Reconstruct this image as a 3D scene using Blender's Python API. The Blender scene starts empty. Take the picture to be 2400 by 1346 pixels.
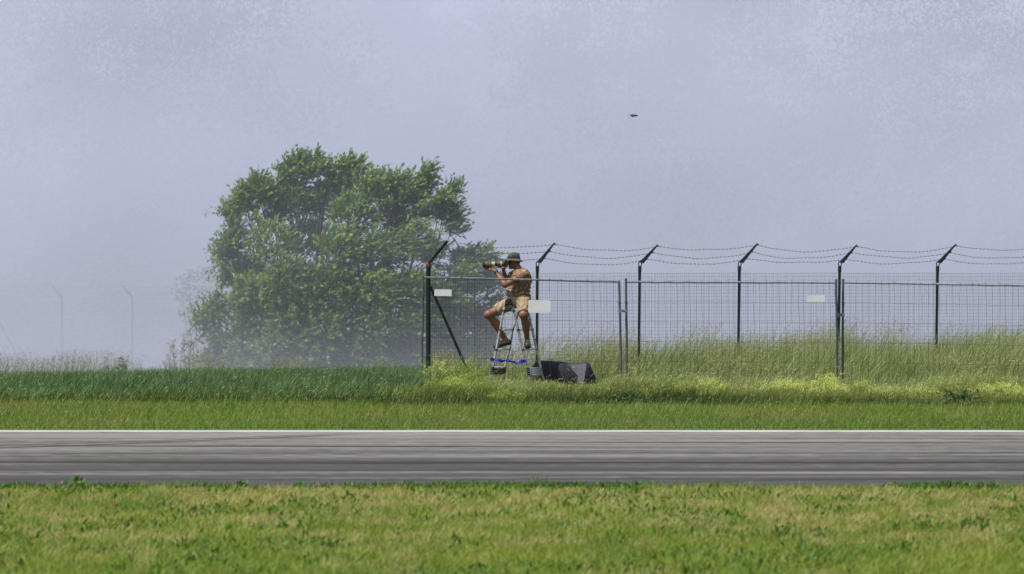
import bpy, math, random
import numpy as np
from mathutils import Vector, Matrix

SC = bpy.context.scene
COL = SC.collection
rnd = random.Random(7)
rng = np.random.default_rng(11)

# ------------------------------------------------------------------ camera, sky, sun, exposure
F = 20250.0            # focal length in pixels of the 2400 px wide photograph
H = 3.0                # height of the lens above the runway
HOR = 500.0            # row of the true horizon
cam_d = bpy.data.cameras.new('camera')
cam = bpy.data.objects.new('camera', cam_d)
COL.objects.link(cam)
cam_d.sensor_width = 36.0
cam_d.lens = F / 2400.0 * 36.0
cam_d.clip_start = 1.0
cam_d.clip_end = 6000.0
cam.location = (0, 0, H)
cam.rotation_euler = (math.pi / 2 - math.atan((673.0 - HOR) / F), 0, 0)
cam_d.dof.use_dof = True
cam_d.dof.focus_distance = 151.5
cam_d.dof.aperture_fstop = 6.8
SC.camera = cam

SUN_EL, SUN_AZ = math.radians(60), math.radians(232)     # azimuth clockwise from +Y
world = bpy.data.worlds.new('World')
SC.world = world
world.use_nodes = True
wn = world.node_tree.nodes
wl = world.node_tree.links
sky = wn.new('ShaderNodeTexSky')
sky.sky_type = 'NISHITA'
sky.sun_disc = False
sky.sun_elevation = SUN_EL
sky.sun_rotation = SUN_AZ
sky.dust_density = 2.5
sky.air_density = 1.0
bg = wn['Background']
bg.inputs['Strength'].default_value = 0.12
wl.new(sky.outputs['Color'], bg.inputs['Color'])

sd = bpy.data.lights.new('sun', 'SUN')
sd.energy = 4.0
sd.angle = math.radians(0.6)
sd.color = (1.0, 0.95, 0.88)
sun = bpy.data.objects.new('sun', sd)
COL.objects.link(sun)
to_sun = Vector((math.sin(SUN_AZ) * math.cos(SUN_EL), math.cos(SUN_AZ) * math.cos(SUN_EL), math.sin(SUN_EL)))
sun.rotation_euler = to_sun.to_track_quat('Z', 'Y').to_euler()
sun.location = (0, 100, 60)

SC.view_settings.view_transform = 'Standard'
SC.view_settings.look = 'None'
SC.view_settings.gamma = 1.0
SC.view_settings.exposure = 0.38
SC.cycles.volume_bounces = 1
SC.cycles.volume_step_rate = 1.0
SC.cycles.max_bounces = 8
SC.cycles.transparent_max_bounces = 8
SC.cycles.use_denoising = True

# ------------------------------------------------------------------ helpers
def P(px, py, d):
    """a point d metres ahead that the photograph shows at (px, py)"""
    return np.array([(px - 1200.0) / F * d, d, H - (py - HOR) / F * d])

def tag(o, label=None, cat=None, group=None, kind=None):
    if label: o['label'] = label
    if cat: o['category'] = cat
    if group: o['group'] = group
    if kind: o['kind'] = kind
    return o

def empty(name, loc, label, cat, group=None):
    o = bpy.data.objects.new(name, None)
    COL.objects.link(o)
    o.location = Vector([float(v) for v in loc])
    o.empty_display_size = 0.2
    tag(o, label, cat, group)
    return o

def mesh_obj(name, verts, faces, mat, parent=None, cols=None, smooth=False):
    """verts (n,3) world coordinates; faces: list of (m,k) int arrays"""
    verts = np.asarray(verts, dtype=np.float32)
    if parent is not None:
        root = parent
        off = np.zeros(3)
        while root is not None:
            off = off + np.array(root.location)
            root = root.parent
        verts = verts - off.astype(np.float32)
    me = bpy.data.meshes.new(name)
    me.vertices.add(len(verts))
    me.vertices.foreach_set('co', verts.ravel())
    faces = [np.asarray(f, dtype=np.int32) for f in faces if len(f)]
    loops = np.concatenate([f.ravel() for f in faces])
    sizes = np.concatenate([np.full(len(f), f.shape[1], dtype=np.int32) for f in faces])
    starts = np.concatenate([[0], np.cumsum(sizes)[:-1]]).astype(np.int32)
    me.loops.add(len(loops))
    me.loops.foreach_set('vertex_index', loops)
    me.polygons.add(len(sizes))
    me.polygons.foreach_set('loop_start', starts)
    me.polygons.foreach_set('loop_total', sizes)
    me.polygons.foreach_set('use_smooth', np.full(len(sizes), bool(smooth)))
    me.update(calc_edges=True)
    if cols is not None:
        ca = me.attributes.new('Col', 'FLOAT_COLOR', 'POINT')
        c4 = np.ones((len(verts), 4), dtype=np.float32)
        c4[:, :3] = cols
        ca.data.foreach_set('color', c4.ravel())
    me.validate()
    o = bpy.data.objects.new(name, me)
    COL.objects.link(o)
    if mat: me.materials.append(mat)
    if parent is not None: o.parent = parent
    return o

class MB:
    """collects shapes into one mesh"""
    def __init__(s): s.v = []; s.f = {}; s.c = []; s.n = 0
    def add(s, v, *fs, col=None):
        v = np.asarray(v, dtype=float)
        for f in fs:
            f = np.asarray(f, dtype=int)
            if len(f): s.f.setdefault(f.shape[1], []).append(f + s.n)
        s.v.append(v); s.n += len(v)
        if col is not None:
            col = np.asarray(col, dtype=float)
            s.c.append(np.broadcast_to(col, (len(v), 3)) if col.ndim == 1 else col)
        return s
    def tube(s, pts, r, n=8, caps=True, col=None):
        pts = np.asarray(pts, dtype=float)
        m = len(pts)
        r = np.broadcast_to(np.asarray(r, dtype=float), (m,))
        t = np.gradient(pts, axis=0)
        t /= np.linalg.norm(t, axis=1)[:, None] + 1e-12
        ref = np.array([0, 1, 0]) if abs(t[0][1]) < 0.85 else np.array([1, 0, 0])
        a = np.cross(t, ref); a /= np.linalg.norm(a, axis=1)[:, None] + 1e-12
        b = np.cross(t, a)
        ang = np.arange(n) / n * 2 * math.pi + math.pi / n
        ring = pts[:, None, :] + r[:, None, None] * (np.cos(ang)[None, :, None] * a[:, None, :] + np.sin(ang)[None, :, None] * b[:, None, :])
        i = np.arange(m - 1)[:, None] * n; j = np.arange(n)[None, :]; k = (j + 1) % n
        q = np.stack([i + j, i + k, i + n + k, i + n + j], -1).reshape(-1, 4)
        fs = [q]
        s.add(ring.reshape(-1, 3), *fs, col=col)
        if caps:
            base = s.n - m * n
            s.f.setdefault(n, []).append(np.array([list(range(base, base + n))[::-1], list(range(base + (m - 1) * n, base + m * n))]))
        return s
    def box(s, c, size, rot=None, col=None):
        x, y, z = np.asarray(size, dtype=float) / 2
        v = np.array([[a, b, d] for a in (-x, x) for b in (-y, y) for d in (-z, z)])
        if rot is not None: v = v @ np.asarray(rot).T
        v = v + np.asarray(c)
        return s.add(v, [[0, 1, 3, 2], [4, 6, 7, 5], [0, 4, 5, 1], [2, 3, 7, 6], [0, 2, 6, 4], [1, 5, 7, 3]], col=col)
    def prism(s, poly, y0, y1, col=None):
        """poly in x,z (counter-clockwise or not), extruded from y0 to y1"""
        n = len(poly)
        v = [[p[0], y0, p[1]] for p in poly] + [[p[0], y1, p[1]] for p in poly]
        q = [[i, (i + 1) % n, n + (i + 1) % n, n + i] for i in range(n)]
        s.add(v, q, col=col)
        b = s.n - 2 * n
        s.f.setdefault(n, []).append(np.array([list(range(b, b + n))[::-1], list(range(b + n, b + 2 * n))]))
        return s
    def ball(s, c, r, nu=12, nv=8, col=None):
        r = np.broadcast_to(np.asarray(r, float), (3,))
        v = []
        for i in range(1, nv):
            th = math.pi * i / nv
            for j in range(nu):
                ph = 2 * math.pi * j / nu
                v.append([math.sin(th) * math.cos(ph), math.sin(th) * math.sin(ph), math.cos(th)])
        v += [[0, 0, 1], [0, 0, -1]]
        q = [[i * nu + j, (i + 1) * nu + j, (i + 1) * nu + (j + 1) % nu, i * nu + (j + 1) % nu] for i in range(nv - 2) for j in range(nu)]
        T = len(v) - 2
        t = [[T, j, (j + 1) % nu] for j in range(nu)] + [[T + 1, (nv - 2) * nu + (j + 1) % nu, (nv - 2) * nu + j] for j in range(nu)]
        return s.add(np.array(v) * r + np.asarray(c), q, t, col=col)
    def build(s, name, mat, parent=None, smooth=False):
        return mesh_obj(name, np.concatenate(s.v), [np.concatenate(a) for a in s.f.values()], mat, parent,
                        np.concatenate(s.c) if s.c else None, smooth)

def sstep(a, b, x):
    t = np.clip((np.asarray(x, float) - a) / (b - a), 0, 1)
    return t * t * (3 - 2 * t)

def vnoise(x, y, seed=0, z=None):
    """smooth value noise on arrays, 0..1"""
    x = np.asarray(x, float); y = np.asarray(y, float)
    z = np.zeros_like(x) if z is None else np.asarray(z, float)
    def hsh(i, j, k):
        n = (i.astype(np.int64) * 374761393 + j.astype(np.int64) * 668265263 + k.astype(np.int64) * 2147483647 + seed * 974711) & 0xffffffff
        n = ((n ^ (n >> 13)) * 1274126177) & 0xffffffff
        n = n ^ (n >> 16)
        return (n & 0xffff) / 65535.0
    i, j, k = np.floor(x), np.floor(y), np.floor(z)
    u, v, w = x - i, y - j, z - k
    u, v, w = u*u*(3-2*u), v*v*(3-2*v), w*w*(3-2*w)
    r = 0
    for a in (0, 1):
        for b in (0, 1):
            for c in (0, 1):
                r = r + hsh(i+a, j+b, k+c) * (u if a else 1-u) * (v if b else 1-v) * (w if c else 1-w)
    return r

def fbm(x, y, seed=0, o=3, z=None):
    s = 0; a = 0.5; t = 0
    for q in range(o):
        s = s + a * vnoise(x * 2**q, y * 2**q, seed + q, None if z is None else z * 2**q); t += a; a *= 0.5
    return s / t

# ------------------------------------------------------------------ materials
def mat_new(name):
    m = bpy.data.materials.new(name); m.use_nodes = True
    nt = m.node_tree
    return m, nt, nt.nodes['Principled BSDF']

def simple(name, col, rough=0.6, metal=0.0, var=0.15, scale=8.0, bump=0.0, spec=0.5):
    m, nt, b = mat_new(name)
    tc = nt.nodes.new('ShaderNodeTexCoord'); nz = nt.nodes.new('ShaderNodeTexNoise')
    nz.inputs['Scale'].default_value = scale; nz.inputs['Detail'].default_value = 4
    nt.links.new(tc.outputs['Object'], nz.inputs['Vector'])
    cr = nt.nodes.new('ShaderNodeValToRGB')
    c0 = [max(0, c * (1 - var)) for c in col]; c1 = [min(1, c * (1 + var)) for c in col]
    cr.color_ramp.elements[0].color = (*c0, 1); cr.color_ramp.elements[1].color = (*c1, 1)
    cr.color_ramp.elements[0].position = 0.3; cr.color_ramp.elements[1].position = 0.7
    nt.links.new(nz.outputs['Fac'], cr.inputs['Fac']); nt.links.new(cr.outputs['Color'], b.inputs['Base Color'])
    b.inputs['Roughness'].default_value = rough; b.inputs['Metallic'].default_value = metal
    b.inputs['Specular IOR Level'].default_value = spec
    if bump:
        bp = nt.nodes.new('ShaderNodeBump'); bp.inputs['Strength'].default_value = bump; bp.inputs['Distance'].default_value = 0.01
        nt.links.new(nz.outputs['Fac'], bp.inputs['Height']); nt.links.new(bp.outputs['Normal'], b.inputs['Normal'])
    return m

def ramp_mat(name, stops, scale, rough=0.8, bump=0.0, stretch=(1, 1, 1), detail=5, constant=False, dist=0.01):
    m, nt, b = mat_new(name)
    tc = nt.nodes.new('ShaderNodeTexCoord'); mp = nt.nodes.new('ShaderNodeMapping'); nz = nt.nodes.new('ShaderNodeTexNoise')
    mp.inputs['Scale'].default_value = stretch
    nz.inputs['Scale'].default_value = scale; nz.inputs['Detail'].default_value = detail
    nt.links.new(tc.outputs['Object'], mp.inputs['Vector']); nt.links.new(mp.outputs['Vector'], nz.inputs['Vector'])
    cr = nt.nodes.new('ShaderNodeValToRGB')
    while len(cr.color_ramp.elements) < len(stops): cr.color_ramp.elements.new(0.5)
    for e, (p, c) in zip(cr.color_ramp.elements, stops): e.position = p; e.color = (*c, 1)
    if constant: cr.color_ramp.interpolation = 'CONSTANT'
    nt.links.new(nz.outputs['Fac'], cr.inputs['Fac']); nt.links.new(cr.outputs['Color'], b.inputs['Base Color'])
    b.inputs['Roughness'].default_value = rough
    if bump:
        bp = nt.nodes.new('ShaderNodeBump'); bp.inputs['Strength'].default_value = bump; bp.inputs['Distance'].default_value = dist
        nt.links.new(nz.outputs['Fac'], bp.inputs['Height']); nt.links.new(bp.outputs['Normal'], b.inputs['Normal'])
    return m

def leaf_mat(name, rough=0.5, trans=0.3, spec=0.35):
    m, nt, b = mat_new(name)
    at = nt.nodes.new('ShaderNodeAttribute'); at.attribute_name = 'Col'
    nt.links.new(at.outputs['Color'], b.inputs['Base Color'])
    b.inputs['Roughness'].default_value = rough; b.inputs['Specular IOR Level'].default_value = spec
    tr = nt.nodes.new('ShaderNodeBsdfTranslucent')
    mul = nt.nodes.new('ShaderNodeMixRGB'); mul.blend_type = 'MULTIPLY'; mul.inputs['Fac'].default_value = 1
    mul.inputs['Color2'].default_value = (1.3, 1.25, 0.5, 1)
    nt.links.new(at.outputs['Color'], mul.inputs['Color1']); nt.links.new(mul.outputs['Color'], tr.inputs['Color'])
    mx = nt.nodes.new('ShaderNodeMixShader'); mx.inputs['Fac'].default_value = trans
    nt.links.new(b.outputs[0], mx.inputs[1]); nt.links.new(tr.outputs[0], mx.inputs[2])
    nt.links.new(mx.outputs[0], nt.nodes['Material Output'].inputs['Surface'])
    return m

M = {}
M['leaf'] = leaf_mat('leaf')
M['grass'] = leaf_mat('grass_blade', 0.55, 0.3, 0.3)
M['crop'] = leaf_mat('crop_blade', 0.5, 0.25, 0.4)
M['flower'] = leaf_mat('flower', 0.7, 0.35, 0.2)
M['soil'] = ramp_mat('ground_soil', [(0.3, (0.035, 0.045, 0.014)), (0.5, (0.06, 0.075, 0.02)), (0.72, (0.12, 0.11, 0.04))], 1.3, 0.95, 0.4)
M['bark'] = ramp_mat('bark', [(0.3, (0.05, 0.04, 0.03)), (0.7, (0.14, 0.11, 0.08))], 14, 0.9, 0.5, (1, 1, 0.2))
M['green'] = simple('green_paint', (0.004, 0.019, 0.015), 0.6, 0, 0.25, 6, 0, 0.3)
M['green_mesh'] = simple('green_wire', (0.010, 0.026, 0.024), 0.5, 0, 0.3, 3)
M['black_tube'] = simple('dark_green_tube', (0.003, 0.010, 0.009), 0.65, 0, 0.25, 6, 0, 0.25)
M['rust'] = simple('rust_cap', (0.13, 0.035, 0.02), 0.85, 0, 0.4, 30)
M['galv'] = simple('galvanised_steel', (0.20, 0.20, 0.235), 0.5, 0.55, 0.25, 14, 0.1)
M['galv_dark'] = simple('weathered_steel', (0.085, 0.085, 0.105), 0.6, 0.35, 0.3, 9, 0.1)
M['wire'] = simple('old_wire', (0.05, 0.042, 0.045), 0.6, 0.5, 0.4, 6)
M['barb'] = simple('barbed_wire_steel', (0.05, 0.045, 0.055), 0.6, 0.5, 0.3, 10)
M['white'] = simple('white_board', (0.56, 0.57, 0.55), 0.6, 0, 0.06, 9)
M['alu'] = simple('aluminium', (0.42, 0.41, 0.37), 0.36, 0.65, 0.3, 20)
M['alu_rung'] = simple('bright_aluminium', (0.62, 0.61, 0.57), 0.45, 0.15, 0.25, 30)
M['plastic'] = simple('black_plastic', (0.008, 0.008, 0.009), 0.35, 0, 0.2, 30)
M['ribbon'] = simple('blue_ribbon', (0.014, 0.022, 0.30), 0.6, 0, 0.5, 25)
M['skin'] = simple('tanned_skin', (0.17, 0.072, 0.038), 0.5, 0, 0.12, 14, 0.15)
M['hair'] = simple('short_hair', (0.05, 0.03, 0.02), 0.8, 0, 0.3, 60)
M['shirt'] = ramp_mat('camouflage_shirt', [(0.28, (0.075, 0.038, 0.018)), (0.44, (0.145, 0.075, 0.035)), (0.56, (0.21, 0.125, 0.064)), (0.68, (0.44, 0.33, 0.21))], 21, 0.85, 0.6, (1.6, 1, 0.9), 5, False)
M['shorts'] = ramp_mat('khaki_cotton', [(0.3, (0.20, 0.155, 0.09)), (0.7, (0.36, 0.29, 0.18))], 22, 0.85, 0.6, (1, 1, 0.6), 4)
M['hat'] = ramp_mat('camouflage_hat_cloth', [(0.0, (0.014, 0.011, 0.011)), (0.42, (0.034, 0.028, 0.026)), (0.60, (0.11, 0.09, 0.07))], 38, 0.9, 0.3, (1, 1, 1), 2)
M['band'] = simple('hat_band', (0.03, 0.026, 0.028), 0.8)
M['red_lens'] = simple('red_lens', (0.06, 0.006, 0.008), 0.12)
M['clog'] = simple('dark_olive_foam', (0.028, 0.026, 0.018), 0.65, 0, 0.3, 40)
M['camo_lens'] = ramp_mat('lens_camouflage', [(0.0, (0.025, 0.015, 0.007)), (0.45, (0.12, 0.075, 0.025)), (0.6, (0.20, 0.14, 0.055))], 45, 0.6, 0, (1, 1, 1), 2, True)
M['lens_white'] = simple('lens_white', (0.36, 0.35, 0.30), 0.5, 0, 0.1)
M['glass'] = simple('front_glass', (0.006, 0.006, 0.010), 0.08)
M['navy'] = ramp_mat('navy_cloth', [(0.3, (0.004, 0.004, 0.009)), (0.7, (0.010, 0.011, 0.022))], 12, 0.8, 0.5)
M['grey_cloth'] = simple('grey_cloth', (0.17, 0.165, 0.185), 0.75, 0, 0.15, 20, 0.2)
M['teal'] = simple('teal_piping', (0.01, 0.05, 0.06), 0.6)
M['bird'] = simple('dark_feather', (0.006, 0.005, 0.007), 0.7)
M['line'] = ramp_mat('white_line_paint', [(0.34, (0.17, 0.17, 0.16)), (0.48, (0.36, 0.36, 0.345)), (0.7, (0.47, 0.47, 0.455))], 1.6, 0.7, 0.1, (0.5, 3, 1))

# asphalt: tyre-darkened lanes run along the runway, plus single skid marks
def runway_material():
    m, nt, b = mat_new('asphalt')
    N, L = nt.nodes.new, nt.links.new
    tc = N('ShaderNodeTexCoord'); sp = N('ShaderNodeSeparateXYZ'); L(tc.outputs['Object'], sp.inputs[0])
    X, Y = sp.outputs['X'], sp.outputs['Y']
    def val(v, s):
        if isinstance(v, (int, float)): s.default_value = v
        else: L(v, s)
    def math_(op, a, b_=None, clamp=False):
        n = N('ShaderNodeMath'); n.operation = op; n.use_clamp = clamp
        val(a, n.inputs[0])
        if b_ is not None: val(b_, n.inputs[1])
        return n.outputs[0]
    def noise(scale3, sc, det=4, off=0):
        mp = N('ShaderNodeMapping'); mp.inputs['Scale'].default_value = scale3; mp.inputs['Location'].default_value = (off, off * 0.7, 0)
        L(tc.outputs['Object'], mp.inputs[0])
        nz = N('ShaderNodeTexNoise'); nz.inputs['Scale'].default_value = sc; nz.inputs['Detail'].default_value = det
        L(mp.outputs[0], nz.inputs['Vector']); return nz.outputs['Fac']
    wob = math_('MULTIPLY', math_('SUBTRACT', noise((0.16, 0.05, 1), 1.0, 4, 3), 0.5), 2.2)
    Yw = math_('ADD', Y, wob)
    def streak(y0, k, w, x0=None, x1=None):
        """1 on the line y = y0 + k x, falling to 0 at w"""
        c = math_('ADD', math_('MULTIPLY', X, k), y0)
        w = w * 1.7
        dd = math_('DIVIDE', math_('ABSOLUTE', math_('SUBTRACT', Yw, c)), w)
        s = math_('SUBTRACT', 1.0, dd, True)
        s = math_('POWER', s, 1.1)
        if x1 is not None: s = math_('MULTIPLY', s, math_('MULTIPLY', math_('SUBTRACT', x1, X), 0.7, True))
        return s
    def yrow(py): return F * H / (py - HOR)
    lanes = noise((0.05, 1.0, 1), 0.5, 4)
    lanes2 = noise((0.10, 1.0, 1), 1.3, 4, 9)
    grain = noise((0.35, 1, 1), 9, 6, 2)
    cr = N('ShaderNodeValToRGB')
    cr.color_ramp.elements[0].position = 0.435; cr.color_ramp.elements[0].color = (0.048, 0.0445, 0.040, 1)
    cr.color_ramp.elements[1].position = 0.60; cr.color_ramp.elements[1].color = (0.188, 0.175, 0.152, 1)
    near = math_('MULTIPLY', math_('SUBTRACT', Y, 108.0), 0.0075)         # lighter asphalt towards the far edge
    near = math_('ADD', near, 0.0)
    s = math_('ADD', math_('MULTIPLY', lanes, 0.5), math_('MULTIPLY', lanes2, 0.5))
    s = math_('ADD', s, near); s = math_('ADD', s, math_('MULTIPLY', math_('SUBTRACT', grain, 0.5), 0.42))
    L(s, cr.inputs['Fac'])
    marks = None
    fade = math_('ADD', 0.1, math_('MULTIPLY', noise((0.22, 0.5, 1), 1.0, 3, 21), 1.9))
    for (ya, xa, yb, xb, w, st, xend) in [
            (1054, 0, 1018, 900, 0.20, 0.85, -1.6), (1048, 0, 1012, 1000, 0.14, 0.6, -1.6), (1047, 0, 1049, 1100, 0.26, 0.6, 0.5),
            (1087, 0, 1087, 2400, 0.30, 0.85, None), (1082, 0, 1083, 2400, 0.55, 0.30, None), (1104, 0, 1104, 2400, 0.20, 0.45, None),
            (1127, 0, 1126, 2400, 0.16, 0.60, None), (1130, 1800, 1120, 2400, 0.14, 0.6, None), (1047, 1900, 1046, 2400, 0.2, 0.3, None),
            (1064, 0, 1063, 2400, 0.25, 0.22, None)]:
        A = P(xa, ya, yrow(ya)); B = P(xb, yb, yrow(yb))
        k = (B[1] - A[1]) / (B[0] - A[0]); y0 = A[1] - k * A[0]
        q = math_('MULTIPLY', streak(float(y0), float(k), w, None, xend), st * 1.7)
        marks = q if marks is None else math_('ADD', marks, q)
    marks = math_('MULTIPLY', marks, fade, True)
    mix = N('ShaderNodeMixRGB'); mix.inputs['Color2'].default_value = (0.016, 0.015, 0.015, 1)
    marks = math_('MULTIPLY', marks, math_('ADD', 0.55, math_('MULTIPLY', grain, 0.8)), True)
    L(marks, mix.inputs['Fac']); L(cr.outputs['Color'], mix.inputs['Color1']); L(mix.outputs[0], b.inputs['Base Color'])
    b.inputs['Roughness'].default_value = 0.85
    b.inputs['Specular IOR Level'].default_value = 0.25
    bp = N('ShaderNodeBump'); bp.inputs['Strength'].default_value = 0.3; bp.inputs['Distance'].default_value = 0.004
    L(grain, bp.inputs['Height']); L(bp.outputs[0], b.inputs['Normal'])
    return m
M['asphalt'] = runway_material()

# ------------------------------------------------------------------ terrain
def gz(x, y):
    """height of the ground"""
    x = np.asarray(x, float); y = np.asarray(y, float)
    t = np.clip(y - 144.0, 0, 60)
    z = -0.00080 * t * t
    z = z - 0.096 * np.clip(y - 204.0, 0, 30) * 0.6
    z = z + 0.015 * (np.clip(x, -16, 0) + 1.0) * sstep(136, 156, y) * (x < 0.0 + 1)
    z = z + 0.03 * (fbm(x * 0.35, y * 0.35, 5) - 0.5) * sstep(120, 126, y)
    z = z + 0.05 * (fbm(x * 0.30, y * 0.30, 8) - 0.5) * (1 - sstep(90, 94.5, y))
    return z

xs = np.concatenate([[-3000, -600, -150, -60], np.linspace(-30, 30, 61), [60, 150, 600, 3000]])
ys = np.concatenate([[-200, 0, 40], np.linspace(60, 94.6, 36), [95.2, 119.4], np.linspace(120.2, 240, 121), [270, 400, 900, 3500]])
GX, GY = np.meshgrid(xs, ys, indexing='ij')
GZ = gz(GX, GY)
nx, ny = len(xs), len(ys)
ii, jj = np.meshgrid(np.arange(nx - 1), np.arange(ny - 1), indexing='ij')
a = (ii * ny + jj).ravel()
g = mesh_obj('ground', np.stack([GX, GY, GZ], -1).reshape(-1, 3), [np.stack([a, a + ny, a + ny + 1, a + 1], -1)], M['soil'], None, None, True)
tag(g, kind='structure')

Y_FAR, Y_NEAR = F * H / 512.5, F * H / 640.0
def sheet(name, x0, x1, y0, y1, z, mat, ny_=1):
    v = [[x0, y0, z], [x1, y0, z], [x1, y1, z], [x0, y1, z]]
    o = mesh_obj(name, v, [[[0, 1, 2, 3]]], mat)
    return tag(o, kind='structure')
sheet('runway', -400, 400, Y_NEAR - 0.7, Y_FAR + 0.5, 0.014, M['asphalt'])
sheet('runway_edge_line', -400, 400, F * H / 516.3, F * H / 511.6, 0.018, M['line'])

# ------------------------------------------------------------------ vegetation builders
def blades(Pb, h, w, lean, yaw, col, tipcol=None, curve=1.6, dead=None):
    """grass blades: two-step tapered ribbons; lean (n,2) sideways reach per height"""
    n = len(Pb)
    s = np.stack([np.cos(yaw), np.sin(yaw), np.zeros(n)], -1)
    v = np.empty((n, 5, 3)); 
    def ctr(t):
        c = Pb.copy()
        c[:, :2] += lean * (h * t ** curve)[:, None]
        c[:, 2] += h * t * (1 - 0.12 * t * np.linalg.norm(lean, axis=1))
        return c
    c0, c1, c2 = Pb, ctr(np.full(n, 0.5)), ctr(np.full(n, 1.0))
    v[:, 0] = c0 - s * (w / 2)[:, None]; v[:, 1] = c0 + s * (w / 2)[:, None]
    v[:, 2] = c1 - s * (w * 0.42)[:, None]; v[:, 3] = c1 + s * (w * 0.42)[:, None]
    v[:, 4] = c2
    b = np.arange(n)[:, None] * 5
    q = b + np.array([[0, 1, 3, 2]]); t = b + np.array([[2, 3, 4]])
    C = np.repeat(col[:, None, :], 5, 1)
    return v.reshape(-1, 3), q, t, C.reshape(-1, 3), c2

def petals(c, d, L, W, col, up=None):
    """small rhombic leaves: centre line from c along d"""
    n = len(c)
    d = d / (np.linalg.norm(d, axis=1)[:, None] + 1e-9)
    r = rng.normal(size=(n, 3)) if up is None else up
    s = np.cross(d, r); s /= np.linalg.norm(s, axis=1)[:, None] + 1e-9
    v = np.empty((n, 4, 3))
    L = np.broadcast_to(L, (n,)); W = np.broadcast_to(W, (n,))
    v[:, 0] = c; v[:, 2] = c + d * L[:, None]
    m = c + d * (L * 0.45)[:, None]
    v[:, 1] = m + s * (W / 2)[:, None]; v[:, 3] = m - s * (W / 2)[:, None]
    q = np.arange(n)[:, None] * 4 + np.array([[0, 1, 2, 3]])
    return v.reshape(-1, 3), q, np.repeat(col[:, None, :], 4, 1).reshape(-1, 3)

def scatter(n, x0, x1, y0, y1):
    return rng.uniform(x0, x1, n), rng.uniform(y0, y1, n)

def jitter(col, n, s=0.18, hue=0.12):
    c = np.broadcast_to(np.asarray(col, float), (n, 3)).copy()
    c *= (1 + rng.normal(0, s, n))[:, None].clip(0.45, 1.7)
    c *= 1 + rng.normal(0, hue * 0.5, (n, 3))
    return c.clip(0.002, 0.9)

def mixc(a, b, t):
    return np.asarray(a) * (1 - t)[:, None] + np.asarray(b) * t[:, None]

class Veg:
    def __init__(s): s.m = MB()
    def b(s, Pb, h, w, lean, yaw, col, curve=1.6):
        v, q, t, C, tip = blades(Pb, h, w, lean, yaw, col, curve=curve); s.m.add(v, q, t, col=C); return tip
    def p(s, c, d, L, W, col, up=None):
        v, q, C = petals(c, d, L, W, col, up); s.m.add(v, q, col=C)
    def build(s, name, mat, parent=None): return s.m.build(name, mat, parent)

def base(x, y): return np.stack([x, y, gz(x, y) - 0.01], -1)
def lean_of(n, mx, my=0.0, s=0.25): return np.stack([rng.normal(mx, s, n), rng.normal(my, s, n)], -1)

# --- short grass in the foreground, straw coloured patches and dark clover leaves
def foreground():
    V = Veg()
    n = 420000
    x, y = scatter(n, -8.5, 8.5, 66.0, Y_NEAR - 0.6)
    edge = Y_NEAR - 0.45 - 1.1 * fbm(x * 0.9, np.zeros(n), 31, 4)
    k = y < edge + 0.5 * (rng.random(n) ** 2)
    x, y = x[k], y[k]; n = len(x)
    patch = fbm(x * 3.2, y * 0.6, 3, 4)
    fine = fbm(x * 9, y * 2.2, 17, 3)
    straw = 0.80 * sstep(0.46, 0.68, patch * 0.6 + fine * 0.4 + 0.10 * sstep(76, 88, y) - 0.06 * (1 - sstep(72, 80, y)) + rng.normal(0, 0.05, n))
    green = mixc((0.125, 0.215, 0.018), (0.275, 0.335, 0.038), fbm(x * 1.1, y * 0.4, 41, 3))
    col = mixc(green, np.array((0.44, 0.385, 0.15)), np.clip(straw * 0.95, 0, 1))
    col *= jitter((1, 1, 1), n, 0.22, 0.12)
    h = rng.gamma(6, 0.0095, n) * (0.6 + 0.9 * fine) * (1 - 0.25 * straw)
    w = rng.uniform(0.004, 0.009, n)
    V.b(base(x, y), h, w, lean_of(n, 0.25, 0, 0.55), rng.uniform(-0.9, 0.9, n), col)
    # broad leaves of clover and plantain
    m = 34000
    x, y = scatter(m, -8.5, 8.5, 66.0, Y_NEAR - 1.0)
    k = (fbm(x * 1.9, y * 0.5, 77, 4) + rng.normal(0, 0.03, m)) > 0.55
    x, y = x[k], y[k]; m = len(x)
    c = base(x, y); c[:, 2] += rng.uniform(0.0, 0.035, m)
    d = np.stack([rng.normal(0.2, 0.6, m), rng.normal(0, 0.6, m), rng.uniform(0.3, 1.2, m)], -1)
    V.p(c, d, rng.uniform(0.04, 0.10, m), rng.uniform(0.018, 0.036, m), jitter((0.065, 0.150, 0.018), m, 0.25))
    tag(V.build('foreground_grass', M['grass']), kind='stuff')
foreground()

def weedy_edge():
    """low leafy weeds along the near edge of the asphalt"""
    V = Veg()
    n = 15000
    x = rng.uniform(-9, 9, n)
    dens = fbm(x * 0.8, np.zeros(n), 55, 4)
    x = x[dens + rng.normal(0, 0.05, n) > 0.47]; n = len(x)
    y = Y_NEAR - 0.75 - rng.gamma(2, 0.22, n)
    c = base(x, y); c[:, 2] += rng.uniform(0, 0.03, n)
    d = np.stack([rng.normal(0.15, 0.6, n), rng.normal(0, 0.5, n), rng.uniform(0.3, 1.3, n)], -1)
    V.p(c, d, rng.uniform(0.03, 0.085, n) * (0.7 + fbm(x * 2.2, x * 0, 9)), rng.uniform(0.012, 0.03, n), jitter((0.06, 0.14, 0.018), n, 0.3))
    n = 9000
    x = rng.uniform(-9, 9, n); a_ = fbm(x * 1.3, x * 0, 57, 4); x = x[a_ > .46]; a_ = a_[a_ > .46]; n = len(x)
    y = Y_NEAR - .55 - rng.gamma(2, .2, n)
    V.b(base(x, y), rng.uniform(.03, .11, n) * (.4 + 2.6 * (a_ - .4)), rng.uniform(.004, .008, n), lean_of(n, .2, 0, .4), rng.uniform(-.8, .8, n), jitter((.11, .19, .025), n, .3))
    tag(V.build('edge_weeds', M['grass']), kind='stuff')
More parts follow.
